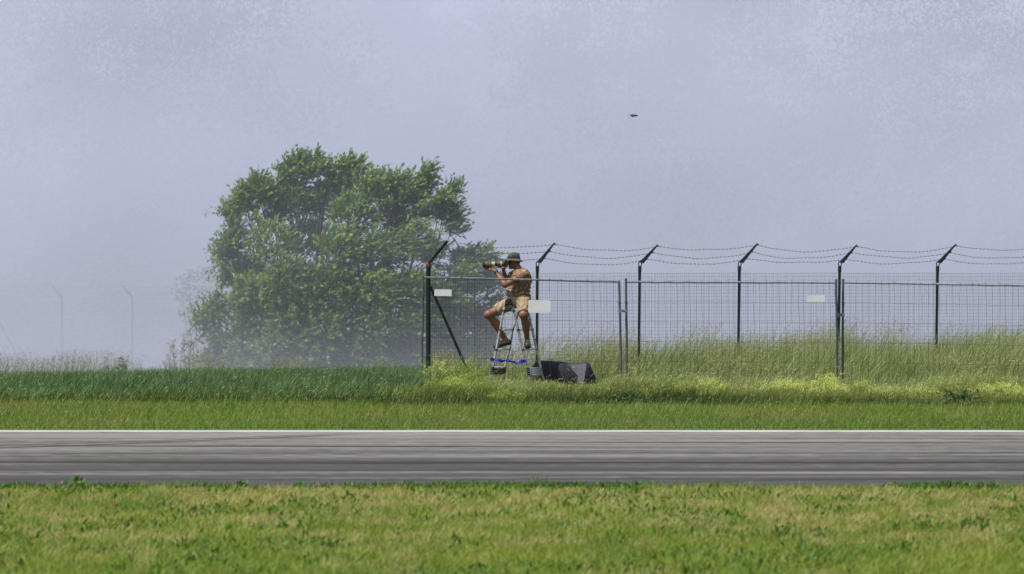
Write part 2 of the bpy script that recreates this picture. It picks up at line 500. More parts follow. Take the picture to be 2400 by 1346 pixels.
weedy_edge()

def weed(name, px, py, hgt, kind, label):
    d = Y_NEAR - 0.9
    b0 = P(px, py, d); b0[2] = float(gz(b0[0], d))
    root = empty(name, b0, label, 'weed', 'weeds along the near runway edge')
    V = Veg()
    if kind == 'grass':
        n = 90
        pb = np.tile(b0, (n, 1)); pb[:, 0] += rng.normal(0, 0.07, n); pb[:, 1] += rng.normal(0, 0.06, n)
        V.b(pb, rng.uniform(0.35, 1.0, n) * hgt, rng.uniform(0.004, 0.007, n), lean_of(n, 0.15, 0, 0.35), rng.uniform(-0.7, 0.7, n), jitter((0.09, 0.17, 0.03), n))
    else:
        n = 46 if kind == 'leafy' else 70
        c = np.tile(b0, (n, 1)); c[:, 2] += rng.uniform(0, hgt * 0.55, n); c[:, 0] += rng.normal(0, hgt * 0.28, n); c[:, 1] += rng.normal(0, 0.04, n)
        dd = np.stack([rng.normal(0.1, 0.8, n), rng.normal(0, 0.5, n), rng.uniform(0.2, 1.1, n)], -1)
        colr = jitter((0.065, 0.16, 0.02), n, 0.25)
        V.p(c, dd, rng.uniform(0.5, 0.9, n) * hgt * 0.6, rng.uniform(0.02, 0.042, n), colr)
        if kind == 'dry':
            m = 60
            c = np.tile(b0, (m, 1)); c[:, 2] += rng.uniform(0.02, hgt * 0.5, m); c[:, 0] += rng.normal(0.02, 0.07, m); c[:, 1] -= rng.uniform(0.02, 0.08, m)
            V.p(c, rng.normal(size=(m, 3)), rng.uniform(0.02, 0.05, m), rng.uniform(0.01, 0.02, m), jitter((0.40, 0.30, 0.15), m))
    V.build('foliage', M['grass'], root)
weed('grass_tuft', 1265, 1140, 0.19, 'grass', 'tall thin grass tuft sticking up against the grey runway below the ladder')
weed('leafy_weed', 1362, 1140, 0.10, 'leafy', 'small round leaved weed just beside the tall thin grass tuft')
weed('leafy_weed', 180, 1144, 0.16, 'dry', 'bushy green weed with withered tan middle at runway edge, leftmost one')
weed('leafy_weed', 566, 1146, 0.11, 'leafy', 'dark green weed clump at the runway edge, in front of the tree')
weed('leafy_weed', 700, 1146, 0.10, 'leafy', 'upright bright green weed at runway edge with pointed leaves, right of the dark clump')
weed('leafy_weed', 2095, 1140, 0.10, 'leafy', 'low spreading weed at the runway edge, farthest right one')

# --- verge between the runway and the long grass
def verge():
    V = Veg()
    n = 230000
    x, y = scatter(n, -14, 14, Y_FAR + 0.15, 136.5)
    kk = y < np.where(x > -2.2, 133.9, 135.8) + 3.6 * (fbm(x * .7, x * 0, 65, 4) - .5); x, y = x[kk], y[kk]; n = len(x)
    yb = fbm(x * 0.25, y * 0.16, 61, 4)
    t = np.clip((y - 119) / 17, 0, 1)
    left = 1 - sstep(-9, 1, x)
    green = mixc((0.095, 0.185, 0.018), (0.165, 0.255, 0.030), yb)
    dry = sstep(0.42, 0.66, fbm(x * 1.2, y * 0.3, 63, 4) + 0.16 * left * t + rng.normal(0, 0.06, n) - 0.06)
    col = mixc(green, np.array((0.24, 0.235, 0.065)), dry * 0.48) * jitter((1, 1, 1), n, 0.2, 0.1)
    h = rng.gamma(7, 0.0105, n) * (0.7 + 0.6 * yb) * (0.75 + 0.5 * t)
    V.b(base(x, y), h, rng.uniform(0.004, 0.009, n), lean_of(n, 0.18, 0, 0.5), rng.uniform(-0.9, 0.9, n), col)
    # thin seed stalks, here and there
    m = 5000
    x, y = scatter(m, -14, 14, Y_FAR + 1, 135.0)
    tip = V.b(base(x, y), rng.uniform(0.12, 0.24, m), np.full(m, 0.004), lean_of(m, 0.35, 0, 0.2), rng.uniform(-0.5, 0.5, m), jitter((0.25, 0.24, 0.09), m))
    V.p(tip, np.stack([rng.normal(0.3, 0.2, m), rng.normal(0, 0.2, m), np.ones(m)], -1), rng.uniform(0.02, 0.04, m), np.full(m, 0.009), jitter((0.30, 0.28, 0.10), m))
    tag(V.build('verge_grass', M['grass']), kind='stuff')
verge()

# --- the blue green crop on the left
def crop():
    V = Veg()
    n = 230000
    x, y = scatter(n, -17, 3.0, 134.5, 168.0)
    k = rng.random(n) < sstep(-1, 1, (y - 136.0) / 0.8 + 5 * (fbm(x * 0.7, y * .3, 91, 4) - 0.5)) * (1 - sstep(-2.4, -1.2, x))
    x, y = x[k], y[k]; n = len(x)
    t = fbm(x * 0.8, y * 0.3, 71, 3)
    gr_ = sstep(-1, 1, (y - 139.5) / 3.0 + 4.2 * (fbm(x * 0.8, y * .4, 93) - 0.5))
    col = mixc(mixc((0.045, 0.100, 0.014), (0.100, 0.165, 0.026), t), mixc((0.045, 0.105, 0.027), (0.110, 0.195, 0.058), t), gr_) * jitter((1, 1, 1), n, 0.22, 0.1)
    h = rng.normal(0.34, 0.06, n) * (0.9 + 0.2 * t) * (0.62 + 0.38 * sstep(136.5, 145, y))
    V.b(base(x, y), h, rng.uniform(0.009, 0.016, n), lean_of(n, 0.28, 0, 0.36), rng.uniform(-0.8, 0.8, n), col, curve=2.2)
    m = 5000    # pale flecks: the gleam on bent-over blades, put into their colour
    i = rng.integers(0, n, m)
    c = base(x[i], y[i]); c[:, 2] += h[i] * rng.uniform(0.8, 1.0, m)
    V.p(c, np.stack([rng.uniform(0.4, 1, m), rng.normal(0, 0.3, m), rng.uniform(-0.3, 0.9, m)], -1), rng.uniform(0.03, 0.08, m), np.full(m, 0.012), jitter((0.15, 0.26, 0.15), m))
    tag(V.build('crop', M['crop']), kind='stuff')
crop()

# --- long meadow grass along both sides of the mesh fence
def row_h(x, y, seed):
    """height that lifts the grass in front of the fence to the same gentle line"""
    R = np.interp(y, [131, 133.5, 137, 141, 150, 154], [945, 936, 915, 899, 889, 885]) + 36 * (fbm(x * .8, y * .35, seed) - .5) * 2 * sstep(133, 137, y)
    R = R + 15 * sstep(-.45, -.15, x) * sstep(1.7, 1.4, x) * sstep(134, 142, y)
    return np.clip(H - (R - HOR) / F * y - gz(x, y), .04, .6)
def meadow():
    V = Veg()
    # dark leafy lower storey, all the way along the front
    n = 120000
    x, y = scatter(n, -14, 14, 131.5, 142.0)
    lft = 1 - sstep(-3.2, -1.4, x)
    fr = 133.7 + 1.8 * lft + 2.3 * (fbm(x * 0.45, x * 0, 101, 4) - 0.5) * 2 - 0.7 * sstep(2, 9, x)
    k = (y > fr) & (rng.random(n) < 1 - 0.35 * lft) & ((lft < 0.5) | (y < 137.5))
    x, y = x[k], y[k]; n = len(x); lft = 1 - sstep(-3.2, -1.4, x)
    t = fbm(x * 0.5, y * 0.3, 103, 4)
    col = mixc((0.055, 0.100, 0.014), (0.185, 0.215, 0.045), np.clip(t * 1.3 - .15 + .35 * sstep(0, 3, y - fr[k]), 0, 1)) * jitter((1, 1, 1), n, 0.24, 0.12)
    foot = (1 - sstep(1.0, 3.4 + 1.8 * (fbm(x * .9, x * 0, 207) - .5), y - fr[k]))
    col = mixc(col, np.array((.022, .052, .008)) * np.ones((n, 1)), foot * .92)  # darker green grass at the front, with its shade painted into the colour too
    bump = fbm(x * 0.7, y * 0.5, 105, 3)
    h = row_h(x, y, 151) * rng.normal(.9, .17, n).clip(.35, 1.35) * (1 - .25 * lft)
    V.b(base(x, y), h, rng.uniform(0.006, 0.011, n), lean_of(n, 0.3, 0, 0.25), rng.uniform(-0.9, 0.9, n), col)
    # tall grass, right of the crop
    n = 150000
    x, y = scatter(n, -3.0, 15, 139.5, 166)
    dens = fbm(x * 0.35, y * 0.2, 107, 3)
    k = (x > -1.35 + 0.5 * (dens - 0.5) - 0.8 * (1 - sstep(140, 146, y))) & (rng.random(n) < 0.45 + 0.9 * dens)
    x, y = x[k], y[k]; n = len(x)
    big = fbm(x * 0.45 + 3, y * 0.12, 109, 4)
    rgt = sstep(0.5, 4.0, x)
    H0 = (0.235 + 0.37 * sstep(149, 153.5, y)) * (0.50 + 1.0 * big) * (0.74 + 0.26 * rgt + .22 * sstep(4, 8, x))
    back = sstep(153.2 - 2.2 * rgt, 154.6 - 2.2 * rgt, y)
    h = (row_h(x, y, 151) * (1 - back) + H0 * .92 * back) * rng.normal(.97, 0.17 + .13 * back, n).clip(0.3, 1.7)
    t = fbm(x * 0.6, y * 0.25, 111, 4)
    pale = rng.random(n)[:, None] < .45
    col = np.where(pale, np.array((.38, .43, .19)), mixc((0.080, 0.155, 0.032), (0.25, 0.31, 0.095), np.clip(t * 1.6 - .3, 0, 1))) * jitter((1, 1, 1), n, 0.2, 0.12)
    V.b(base(x, y), h, rng.uniform(0.005, 0.009, n), lean_of(n, 0.34, 0, 0.30), rng.uniform(-0.8, 0.8, n), col, curve=2.0)
    # flowering stalks with loose seed heads
    n = 17000
    x, y = scatter(n, -1.6, 15, 149.8, 166)
    kk = (y > 153.4) | (x > 2.0 + rng.normal(0, .4, n)); x, y = x[kk], y[kk]; n = len(x)
    big = fbm(x * 0.8 + 3, y * 0.1, 113, 4)
    k = rng.random(n) < sstep(0.32, 0.62, big) * (0.35 + 0.65 * sstep(0.3, 2.5, x))
    x, y, big = x[k], y[k], big[k]; n = len(x)
    rgt = sstep(0.3, 3.0, x)
    h = (0.50 + 0.58 * sstep(150, 158, y) * rng.uniform(.35, 1, n)) * (0.42 + 1.08 * big) * rng.normal(1, 0.13, n).clip(0.6, 1.5) * (0.74 + 0.26 * rgt)
    ln = lean_of(n, 0.30, 0, 0.12)
    col = jitter((0.20, 0.21, 0.085), n, 0.2)
    tip = V.b(base(x, y), h, np.full(n, 0.0045), ln, rng.uniform(-0.4, 0.4, n), col, curve=1.9)
    q = 16
    tt = rng.uniform(0.72, 1.0, (n, q))
    b0 = base(x, y)
    c = np.repeat(b0[:, None, :], q, 1)
    c[..., :2] += ln[:, None, :] * (h[:, None] * tt ** 1.9)[..., None]
    c[..., 2] += h[:, None] * tt * (1 - 0.12 * tt * np.linalg.norm(ln, axis=1)[:, None])
    sp_ = (0.035 * (1.02 - tt) * 3.2)[..., None]
    c += rng.normal(0, 1, (n, q, 3)) * sp_ * np.array([1, 1, 0.4]) * 0.5 + np.array([0.015, 0, 0])
    c = c.reshape(-1, 3); m = len(c)
    d = np.stack([rng.normal(0.6, 0.4, m), rng.normal(0, 0.4, m), rng.uniform(0.3, 1, m)], -1)
    sc_ = np.repeat(mixc((0.18, 0.24, 0.085), (0.46, 0.42, 0.22), rng.random(n)), q, 0)
    V.p(c, d, rng.uniform(0.016, 0.034, m), rng.uniform(0.006, 0.011, m), sc_ * jitter((1, 1, 1), m, 0.15, 0.05))
    for (px, top, wd, am) in [(1010, 808, 30, 60), (1035, 818, 30, 50), (1240, 800, 22, 14), (1590, 748, 26, 60), (1625, 752, 30, 60), (1660, 778, 24, 40), (1700, 775, 30, 50), (1752, 765, 26, 50), (1830, 752, 26, 50), (1880, 772, 34, 60), (1945, 728, 16, 26), (1950, 772, 22, 50), (2060, 738, 20, 30),
                              (2078, 742, 24, 50), (2130, 790, 30, 50), (2200, 742, 24, 36), (2290, 770, 30, 50), (2330, 775, 26, 50), (2375, 762, 30, 60), (2395, 790, 20, 40), (1445, 760, 24, 50), (1400, 790, 30, 50), (1330, 800, 26, 40), (1500, 790, 30, 46), (1545, 782, 26, 46)]:
        n = am; d = rng.uniform(152.5, 157.5, n)
        x = (px - 1200 + rng.normal(0, wd * .5, n)) / F * d; b = base(x, d)
        h = np.clip((H - (top - HOR) / F * d - b[:, 2]) * rng.uniform(.60, 1.03, n), .2, 1.6); ln = lean_of(n, .26, 0, .10)
        V.b(b, h, np.full(n, .006), ln, rng.uniform(-.3, .3, n), jitter((.17, .21, .08), n), curve=1.9)
        q = 15; tt = rng.uniform(.70, 1, (n, q)); c = np.repeat(b[:, None, :], q, 1)
        c[..., :2] += ln[:, None, :] * (h[:, None] * tt ** 1.9)[..., None]; c[..., 2] += h[:, None] * tt * (1 - 0.12 * tt * np.linalg.norm(ln, axis=1)[:, None])
        c += rng.normal(0, .020, (n, q, 3)); c = c.reshape(-1, 3); m = len(c)
        V.p(c, np.stack([rng.normal(0.6, 0.4, m), rng.normal(0, 0.4, m), rng.uniform(0.3, 1, m)], -1), rng.uniform(.018, .036, m), rng.uniform(.007, .012, m), np.repeat(mixc((.14, .20, .07), (.40, .38, .19), rng.random(n)), q, 0))
    n = 3600
    x, y = scatter(n, -1.5, 12, 136, 151)
    kk = (rng.random(n) < fbm(x * .9, y * .3, 221, 3) ** 2 * 1.6) & ~((x > .1) & (x < 1.5) & (y > 138) & (rng.random(n) < .75)); x, y = x[kk], y[kk]; n = len(x)
    h = row_h(x, y, 151) * rng.uniform(1.0, 1.9, n); ln = lean_of(n, 0.45, 0, 0.15)
    tip = V.b(base(x, y), h, np.full(n, .006), ln, rng.uniform(-.3, .3, n), jitter((.24, .24, .10), n))
    for q in range(5):
        V.p(tip + rng.normal(0, .010, (n, 3)) - np.array([.02, 0, .01]) * q * .6, np.stack([rng.uniform(.3, 1, n), rng.normal(0, .2, n), rng.uniform(.1, .7, n)], -1), rng.uniform(.02, .035, n), np.full(n, .010), jitter((.36, .33, .16), n))
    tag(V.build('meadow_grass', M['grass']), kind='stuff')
meadow()

# --- yellow bedstraw and dark leaved weeds among the long grass
def flowers():
    V = Veg()
    spots = []
    # (px, top row, width px, d, amount)
    for px, top, wd, d, am in [
        (965, 905, 50, 139.5, 1.0), (1010, 885, 60, 142, 0.8), (1060, 880, 70, 143, 1.0), (1115, 892, 60, 141.5, 1.0), (1165, 914, 60, 138, 0.7),
        (1205, 915, 60, 138, 0.6), (1100, 860, 60, 146, 0.7), (1020, 835, 50, 148.3, 0.8), (1085, 825, 50, 148.5, 0.5), (1310, 912, 60, 139, 0.35),
        (1400, 905, 70, 141.5, 0.6), (1440, 893, 60, 142.5, 0.8), (1500, 905, 70, 141, 0.8), (1545, 895, 60, 141.5, 0.9), (1600, 893, 70, 141, 1.3),
        (1650, 882, 50, 141, 1.5), (1675, 900, 45, 140, 1.0), (1720, 915, 60, 139, 0.7), (1760, 905, 60, 139.5, 0.7), (1830, 885, 70, 141.5, 1.0),
        (1865, 892, 60, 141, 1.0), (1925, 872, 60, 142.5, 1.3), (1940, 895, 80, 140.5, 1.0), (2020, 890, 60, 141.5, 0.7), (2080, 905, 80, 140.5, 0.7),
        (2150, 905, 90, 140, 0.6), (2230, 895, 80, 141, 0.8), (2310, 900, 70, 140, 1.2), (2345, 895, 70, 140, 1.3), (2385, 905, 60, 139.5, 1.3),
        (2450, 895, 80, 141, 1.2), (240, 908, 28, 140.6, 0.30), (360, 905, 60, 141.0, 0.18), (395, 908, 24, 140.8, 0.22), (1480, 925, 60, 139, 0.3),
        (2190, 880, 60, 143, 0.5), (1780, 878, 50, 144, 0.5), (1550, 870, 50, 144, 0.3)]:
        spots.append((px, top, wd, d, am))
    for px, top, wd, d, am in spots:
        if px > 900: d -= 1.6
        bright = sstep(1480, 1640, px) * .75 + .25 if px > 900 else .5
        if am < .85 and px > 1200: am *= .55; bright *= .6
        n = int(56 * am * wd / 60)
        cx = P(px, top, d)
        x = cx[0] + rng.normal(0, wd * 0.36 / F * d, n); y = d + rng.normal(0, 0.35, n)
        hz = cx[2] - gz(x, y)
        h = hz * (1 - 0.75 * (np.abs(x - cx[0]) / (wd / F * d)) ** 1.5) * rng.uniform(0.62, 1.04, n)
        h = np.clip(h, 0.10, 1.5)
        ln = lean_of(n, 0.18, 0, 0.22)
        V.b(base(x, y), h, np.full(n, 0.006), ln, rng.uniform(-0.5, 0.5, n), jitter((0.12, 0.17, 0.03), n), curve=1.5)
        q = 42
        tt = 1 - rng.random((n, q)) ** 1.3 * 0.55
        c = np.repeat(base(x, y)[:, None, :], q, 1)
        c[..., :2] += ln[:, None, :] * (h[:, None] * tt ** 1.5)[..., None]
        c[..., 2] += h[:, None] * tt
        c += rng.normal(0, 1, (n, q, 3)) * (0.012 + 0.075 * (1.05 - tt))[..., None] * 0.75
        m = n * q; c = c.reshape(-1, 3)
        yel = rng.random(n) 
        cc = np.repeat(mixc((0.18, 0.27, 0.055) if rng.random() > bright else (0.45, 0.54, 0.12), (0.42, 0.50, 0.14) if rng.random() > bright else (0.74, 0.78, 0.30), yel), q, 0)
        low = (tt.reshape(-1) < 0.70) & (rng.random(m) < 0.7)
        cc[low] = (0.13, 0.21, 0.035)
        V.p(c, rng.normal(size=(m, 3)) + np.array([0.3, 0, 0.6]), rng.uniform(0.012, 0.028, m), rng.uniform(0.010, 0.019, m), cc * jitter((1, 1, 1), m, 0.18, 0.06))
    # scattered single sprigs
    n = 4200
    x, y = scatter(n, -2.2, 14, 134.5, 148)
    n_ = fbm(x * .8, y * .3, 191, 3); x, y = x[n_ > .57], y[n_ > .57]; n = len(x)
    h = row_h(x, y, 151) * rng.uniform(0.9, 1.35, n); ln = lean_of(n, 0.25, 0, 0.2)
    V.b(base(x, y), h, np.full(n, 0.005), ln, rng.uniform(-0.5, 0.5, n), jitter((0.12, 0.17, 0.03), n), curve=1.5)
    q = 14; tt = rng.uniform(0.65, 1, (n, q))
    c = np.repeat(base(x, y)[:, None, :], q, 1)
    c[..., :2] += ln[:, None, :] * (h[:, None] * tt ** 1.5)[..., None]; c[..., 2] += h[:, None] * tt
    c += rng.normal(0, 0.022, (n, q, 3)); c = c.reshape(-1, 3); m = len(c)
    V.p(c, rng.normal(size=(m, 3)) + np.array([0.3, 0, 0.6]), rng.uniform(0.010, 0.022, m), rng.uniform(0.007, 0.013, m), jitter((0.36, 0.44, 0.13), m, 0.3))
    tag(V.build('yellow_flowers', M['flower']), kind='stuff')
flowers()

def dark_weed(px, py, s, label):
    d = 134.5
    b0 = P(px, py, d); b0[2] = float(gz(b0[0], d))
    root = empty('dark_weed', b0, label, 'weed', 'dark leafy weeds at the foot of the long grass')
    V = Veg(); n = 170
    c = np.tile(b0, (n, 1)); c += rng.normal(0, 1, (n, 3)) * np.array([0.16, 0.1, 0.05]) * s; c[:, 2] = b0[2] + np.abs(rng.normal(0.10, 0.06, n)) * s
    V.p(c, np.stack([rng.normal(0, 0.9, n), rng.normal(-0.1, 0.5, n), rng.uniform(0.0, 0.8, n)], -1), rng.uniform(0.06, 0.15, n) * s, rng.uniform(0.02, 0.04, n) * s, jitter((0.025, 0.062, 0.022), n, 0.3))
    V.build('foliage', M['leaf'], root)
dark_weed(1462, 955, 0.8, 'dark spreading weed at the foot of long grass below the first pair of grey posts')
dark_weed(2245, 965, 0.9, 'dark spreading weed at the foot of long grass below the last green post')

# --- pale thin weeds beyond the crop
def far_weeds():
    V = Veg()
    n = 2600
    x, y = scatter(n, -14, -2.5, 171, 180)
    big = fbm(x * 1.1, x * 0, 121, 4)
    k = rng.random(n) < sstep(0.30, 0.62, big); x, y, big = x[k], y[k], big[k]; n = len(x)
    top = P(0, 858, 175)[2]
    b = base(x, y)
    h = (top - b[:, 2]) + 0.03 + 0.42 * (big ** 1.6) * rng.uniform(0.3, 1.25, n)
    ln = lean_of(n, 0.12, 0, 0.10)
    V.b(b, h, np.full(n, 0.006), ln, rng.uniform(-0.4, 0.4, n), jitter((0.16, 0.17, 0.09), n), curve=1.6)
    q = 14; tt = rng.uniform(0.66, 1, (n, q))
    c = np.repeat(b[:, None, :], q, 1)
    c[..., :2] += ln[:, None, :] * (h[:, None] * tt ** 1.6)[..., None]; c[..., 2] += h[:, None] * tt
    c += rng.normal(0, 0.02, (n, q, 3)); c = c.reshape(-1, 3); m = len(c)
    V.p(c, rng.normal(size=(m, 3)) + np.array([0.2, 0, 0.7]), rng.uniform(0.015, 0.035, m), rng.uniform(0.007, 0.013, m), np.repeat(jitter((0.20, 0.20, 0.10), n, 0.3), q, 0))
    tag(V.build('far_weeds', M['leaf']), kind='stuff')
far_weeds()

def tall_herb(px, top, spread, d, nstem, col, hcol, label, name='dry_weed', leafsz=0.02, group='tall weeds beyond the crop'):
    """one tall branching weed"""
    b0 = P(px, 860, d); b0[2] = float(gz(b0[0], d))
    root = empty(name, b0, label, 'weed', group)
    ht = P(px, top, d)[2] - b0[2]
    st = MB(); V = Veg()
    for k in range(nstem):
        tipx = rnd.uniform(-spread, spread); hh = ht * rnd.uniform(0.72, 1.0)
        pts = [b0 + np.array([tipx * 0.3 * (t ** 1.2) + tipx * 0.7 * t ** 2.2, rnd.uniform(-.02, .02), hh * t]) for t in (0, .3, .55, .8, 1)]
        st.tube(pts, [0.008, 0.007, 0.006, 0.004, 0.003], 4)
        for j in range(9):
            t = rnd.uniform(0.62, 0.98); i = min(3, int(t * 4)); p = pts[i] + (pts[i + 1] - pts[i]) * (t * 4 - i)
            e = p + np.array([rnd.uniform(-.10, .12), rnd.uniform(-.05, .05), rnd.uniform(0.05, .16)]) * (1.2 - t * 0.6)
            st.tube([p, (p + e) / 2 + np.array([0, 0, -.01]), e], [0.003, 0.003, 0.002], 3)
            c = e + rng.normal(0, 0.014, (7, 3))
            V.p(c, rng.normal(size=(7, 3)) + np.array([0, 0, .6]), rng.uniform(leafsz, leafsz * 1.8, 7), np.full(7, leafsz * 0.55), jitter(hcol, 7))
    st.build('stem', simple('stem_' + name, col, 0.8), root)
    V.build('foliage', M['leaf'], root)
tall_herb(402, 800, 0.18, 177, 4, (0.20, 0.15, 0.14), (0.24, 0.19, 0.16), 'short reddish dry weed beyond the crop, leftmost of the stalks by the tree')
tall_herb(418, 770, 0.22, 177, 4, (0.18, 0.16, 0.13), (0.40, 0.40, 0.08), 'forked weed with yellow flower tips beyond the crop')
tall_herb(440, 772, 0.10, 176, 5, (0.17, 0.12, 0.13), (0.19, 0.13, 0.14), 'tall upright purplish dry weed beyond the crop')
tall_herb(460, 792, 0.12, 178, 4, (0.2, 0.16, 0.14), (0.30, 0.28, 0.10), 'thin dry weed touching the lowest branches of the tree')
tall_herb(262, 838, 0.30, 175, 4, (0.12, 0.14, 0.12), (0.13, 0.16, 0.14), 'grey green leafy weed standing alone at the far crop edge', 'leafy_weed', 0.035)

# ------------------------------------------------------------------ the tree
def tree():
    D = 188.0
    b0 = P(800, 940, D); b0[2] = float(gz(b0[0], D)) - 0.05
    root = empty('tree', b0, 'broad bushy green tree with windswept leaves, standing in the mist beyond the crop', 'tree')
    # lobes of the crown: px, py, radius px, depth offset m
    lobes = [(700, 400, 44, .2), (745, 395, 34, -.3), (672, 440, 30, .3), (832, 400, 30, 0), (800, 430, 44, .3), (870, 440, 44, -.4), (925, 430, 34, .2), (960, 450, 38, 0),
             (1000, 420, 10, .2), (985, 455, 26, .1), (1012, 395, 7, .2), (1036, 462, 18, -.2), (1060, 436, 9, -.2), (995, 490, 38, 0), (1040, 490, 22, .2), (1068, 522, 13, .1),
             (600, 440, 26, 0), (575, 470, 30, .3), (628, 455, 28, -.2), (548, 495, 20, .1), (590, 520, 34, 0), (650, 500, 34, .3), (545, 560, 34, -.2), (525, 600, 26, .1),
             (700, 470, 40, 0), (760, 470, 52, .4), (830, 500, 60, -.7), (920, 510, 60, .6), (640, 570, 58, -.7), (720, 560, 62, .8), (810, 580, 70, -1.1), (900, 590, 70, -1.0),
             (980, 560, 56, -.5), (1020, 596, 38, .3), (1088, 600, 24, .2), (1120, 595, 34, 0), (1150, 600, 16, 0), (1140, 640, 34, .3), (1160, 680, 26, 0), (1090, 650, 44, -.4),
             (560, 640, 44, .2), (525, 690, 22, -.1), (600, 680, 52, -.6), (680, 660, 66, -1.2), (780, 670, 74, -1.5), (880, 680, 74, -1.5), (980, 670, 66, -1.1), (1050, 700, 54, -.6),
             (1120, 740, 40, .2), (500, 718, 17, -.3), (470, 730, 13, -.3), (488, 752, 13, -.3), (540, 720, 26, -.2), (600, 740, 50, -.4), (680, 750, 64, -1.2), (780, 770, 72, -1.6), (880, 770, 72, -1.6),
             (980, 760, 66, -1.2), (1060, 790, 56, -.6), (1130, 810, 44, 0), (530, 800, 32, -.2), (575, 790, 34, -.4), (500, 830, 24, 0), (580, 830, 44, -.6), (650, 820, 56, -1.0), (740, 840, 62, -1.4),
             (840, 840, 66, -1.5), (940, 840, 62, -1.2), (1030, 850, 54, -.8), (1110, 860, 44, -.2), (700, 890, 60, -1), (820, 895, 66, -1), (940, 895, 60, -1), (600, 885, 44, -.4), (1050, 895, 50, -.4)]
    wood = MB(); V = Veg()
    m_px = D / F
    # stems from the base to every lobe
    mids = {}
    for a in range(7):
        ang = -1.05 + a * 0.35
        mids[a] = b0 + np.array([math.sin(ang) * 1.7, rnd.uniform(-.7, .5), 1.15 + 1.0 * math.cos(ang)])
        wood.tube([b0 + np.array([0.12 * (a - 3), 0, -.1]), b0 + (mids[a] - b0) * .45 + np.array([0.05, 0, .12]), mids[a]], [0.075, 0.055, 0.035], 7)
    for (px, py, r, dy) in lobes:
        if r > 30 and rnd.random() < .45: continue
        c = P(px, py, D) + np.array([0, dy, 0])
        a = min(mids, key=lambda k: np.linalg.norm((mids[k] - c) * np.array([1, .4, .55])))
        s = mids[a]
        k1 = s + (c - s) * .4 + np.array([rnd.uniform(-.12, .12), rnd.uniform(-.1, .1), rnd.uniform(-.05, .15)])
        k2 = s + (c - s) * .75 + np.array([rnd.uniform(-.10, .1), rnd.uniform(-.1, .1), rnd.uniform(-.05, .1)])
        wood.tube([s, k1, k2, c], [0.028, 0.020, 0.013, 0.007], 5)
    # feathery shoots that break the outline
    for (xa, ya, xb, yb) in [(672, 420, 662, 372), (700, 400, 712, 352), (742, 390, 744, 350), (772, 410, 785, 372), (815, 400, 818, 362), (832, 395, 846, 364), (880, 430, 890, 400), (905, 440, 915, 408),
                             (935, 430, 960, 402), (985, 420, 1018, 376), (1005, 430, 1012, 400), (1030, 470, 1086, 416), (1045, 490, 1085, 470), (1060, 525, 1094, 528), (1050, 505, 1088, 495), (600, 440, 604, 404), (565, 465, 562, 425),
                             (545, 500, 524, 482), (555, 520, 535, 500), (640, 470, 622, 420), (540, 580, 520, 560), (560, 700, 505, 716), (510, 722, 448, 738), (495, 735, 474, 770), (560, 640, 512, 640), (560, 800, 478, 826),
                             (1110, 580, 1150, 572), (1130, 600, 1172, 586), (1140, 650, 1182, 640), (1150, 690, 1190, 690), (1100, 740, 1170, 720), (1120, 800, 1165, 790)]:
        k = max(2, int(math.hypot(xb - xa, yb - ya) / 9))
        for j in range(k + 1):
            t = j / k; lobes.append((xa + (xb - xa) * t * .86, ya + 8 + (yb - ya) * t * .80, 13 - 6 * t, rnd.uniform(-.1, .1)))
    # second layer of hidden lobes that closes the lower crown
    lobes += [(px + rnd.uniform(-25, 25), py + rnd.uniform(-20, 20), r * .95, 1.3) for px, py, r, dy in list(lobes) if py > 600 and r > 38]
    # sprigs
    cen = np.array([P(px, py, D) + np.array([0, dy, 0]) for px, py, r, dy in lobes]); rad = np.array([r * m_px for _, _, r, _ in lobes])
    mid = P(810, 730, D)
    for li, (c, r) in enumerate(zip(cen, rad)):
        tiny = r < .135
        r = r * (1.0 if tiny else .78)
        c = c + np.array([-.07, 0, -.08]); c[0] = mid[0] + (c[0] - mid[0]) * .97
        ns = 7 if tiny else int(30 + 800 * r ** 1.75)
        u = rng.normal(size=(ns, 3)); u /= np.linalg.norm(u, axis=1)[:, None]
        rr = r * (0.25 + 0.78 * rng.random(ns) ** 0.5)
        s = c + u * rr[:, None] * np.array([1.0, 1.25, 0.92])
        lowc = sstep(0.6, -0.6, s[:, 2] - P(0, 720, D)[2])
        keep = (fbm(s[:, 0] * 1.5, s[:, 1] * 1.1, 131, 3, s[:, 2] * 3.0 - s[:, 0] * .8) > (0.31 if r > .30 else .455) - .12 * lowc) | tiny
        s = s[keep]; u = u[keep]; ns = len(s)
        if ns == 0: continue
        out = (s - mid); out /= np.linalg.norm(out, axis=1)[:, None] + 1e-6
        dr = 0.55 * out + 0.50 * u + rng.normal(0, .32, (ns, 3)) + np.array([0.50, 0, 0.30])
        dr /= np.linalg.norm(dr, axis=1)[:, None]
        Ls = rng.uniform(.18, .42, ns)
        q = 15
        tt = np.linspace(0.0, 1, q)[None, :].repeat(ns, 0)
        pos = s[:, None, :] + dr[:, None, :] * (Ls[:, None] * tt)[..., None]
        pos[..., 2] -= (tt ** 2) * 0.05
        side = rng.normal(0, 1, (ns, q, 3)) * np.array([.55, .8, .55])
        ld = dr[:, None, :] * 0.85 + side * 0.8 + np.array([0.35, 0, 0.0])
        n_ = ns * q
        big = fbm(s[:, 0] * 1.3, s[:, 1] * 1.3, 141, 3, s[:, 2] * 1.3)
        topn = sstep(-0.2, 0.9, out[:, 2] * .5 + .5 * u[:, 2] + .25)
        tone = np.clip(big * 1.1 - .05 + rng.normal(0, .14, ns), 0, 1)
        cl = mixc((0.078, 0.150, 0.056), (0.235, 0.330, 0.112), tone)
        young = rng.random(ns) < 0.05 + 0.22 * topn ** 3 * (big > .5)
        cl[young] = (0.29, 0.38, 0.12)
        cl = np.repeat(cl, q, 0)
        tipmask = np.tile(np.linspace(0, 1, q) > 0.7, ns)
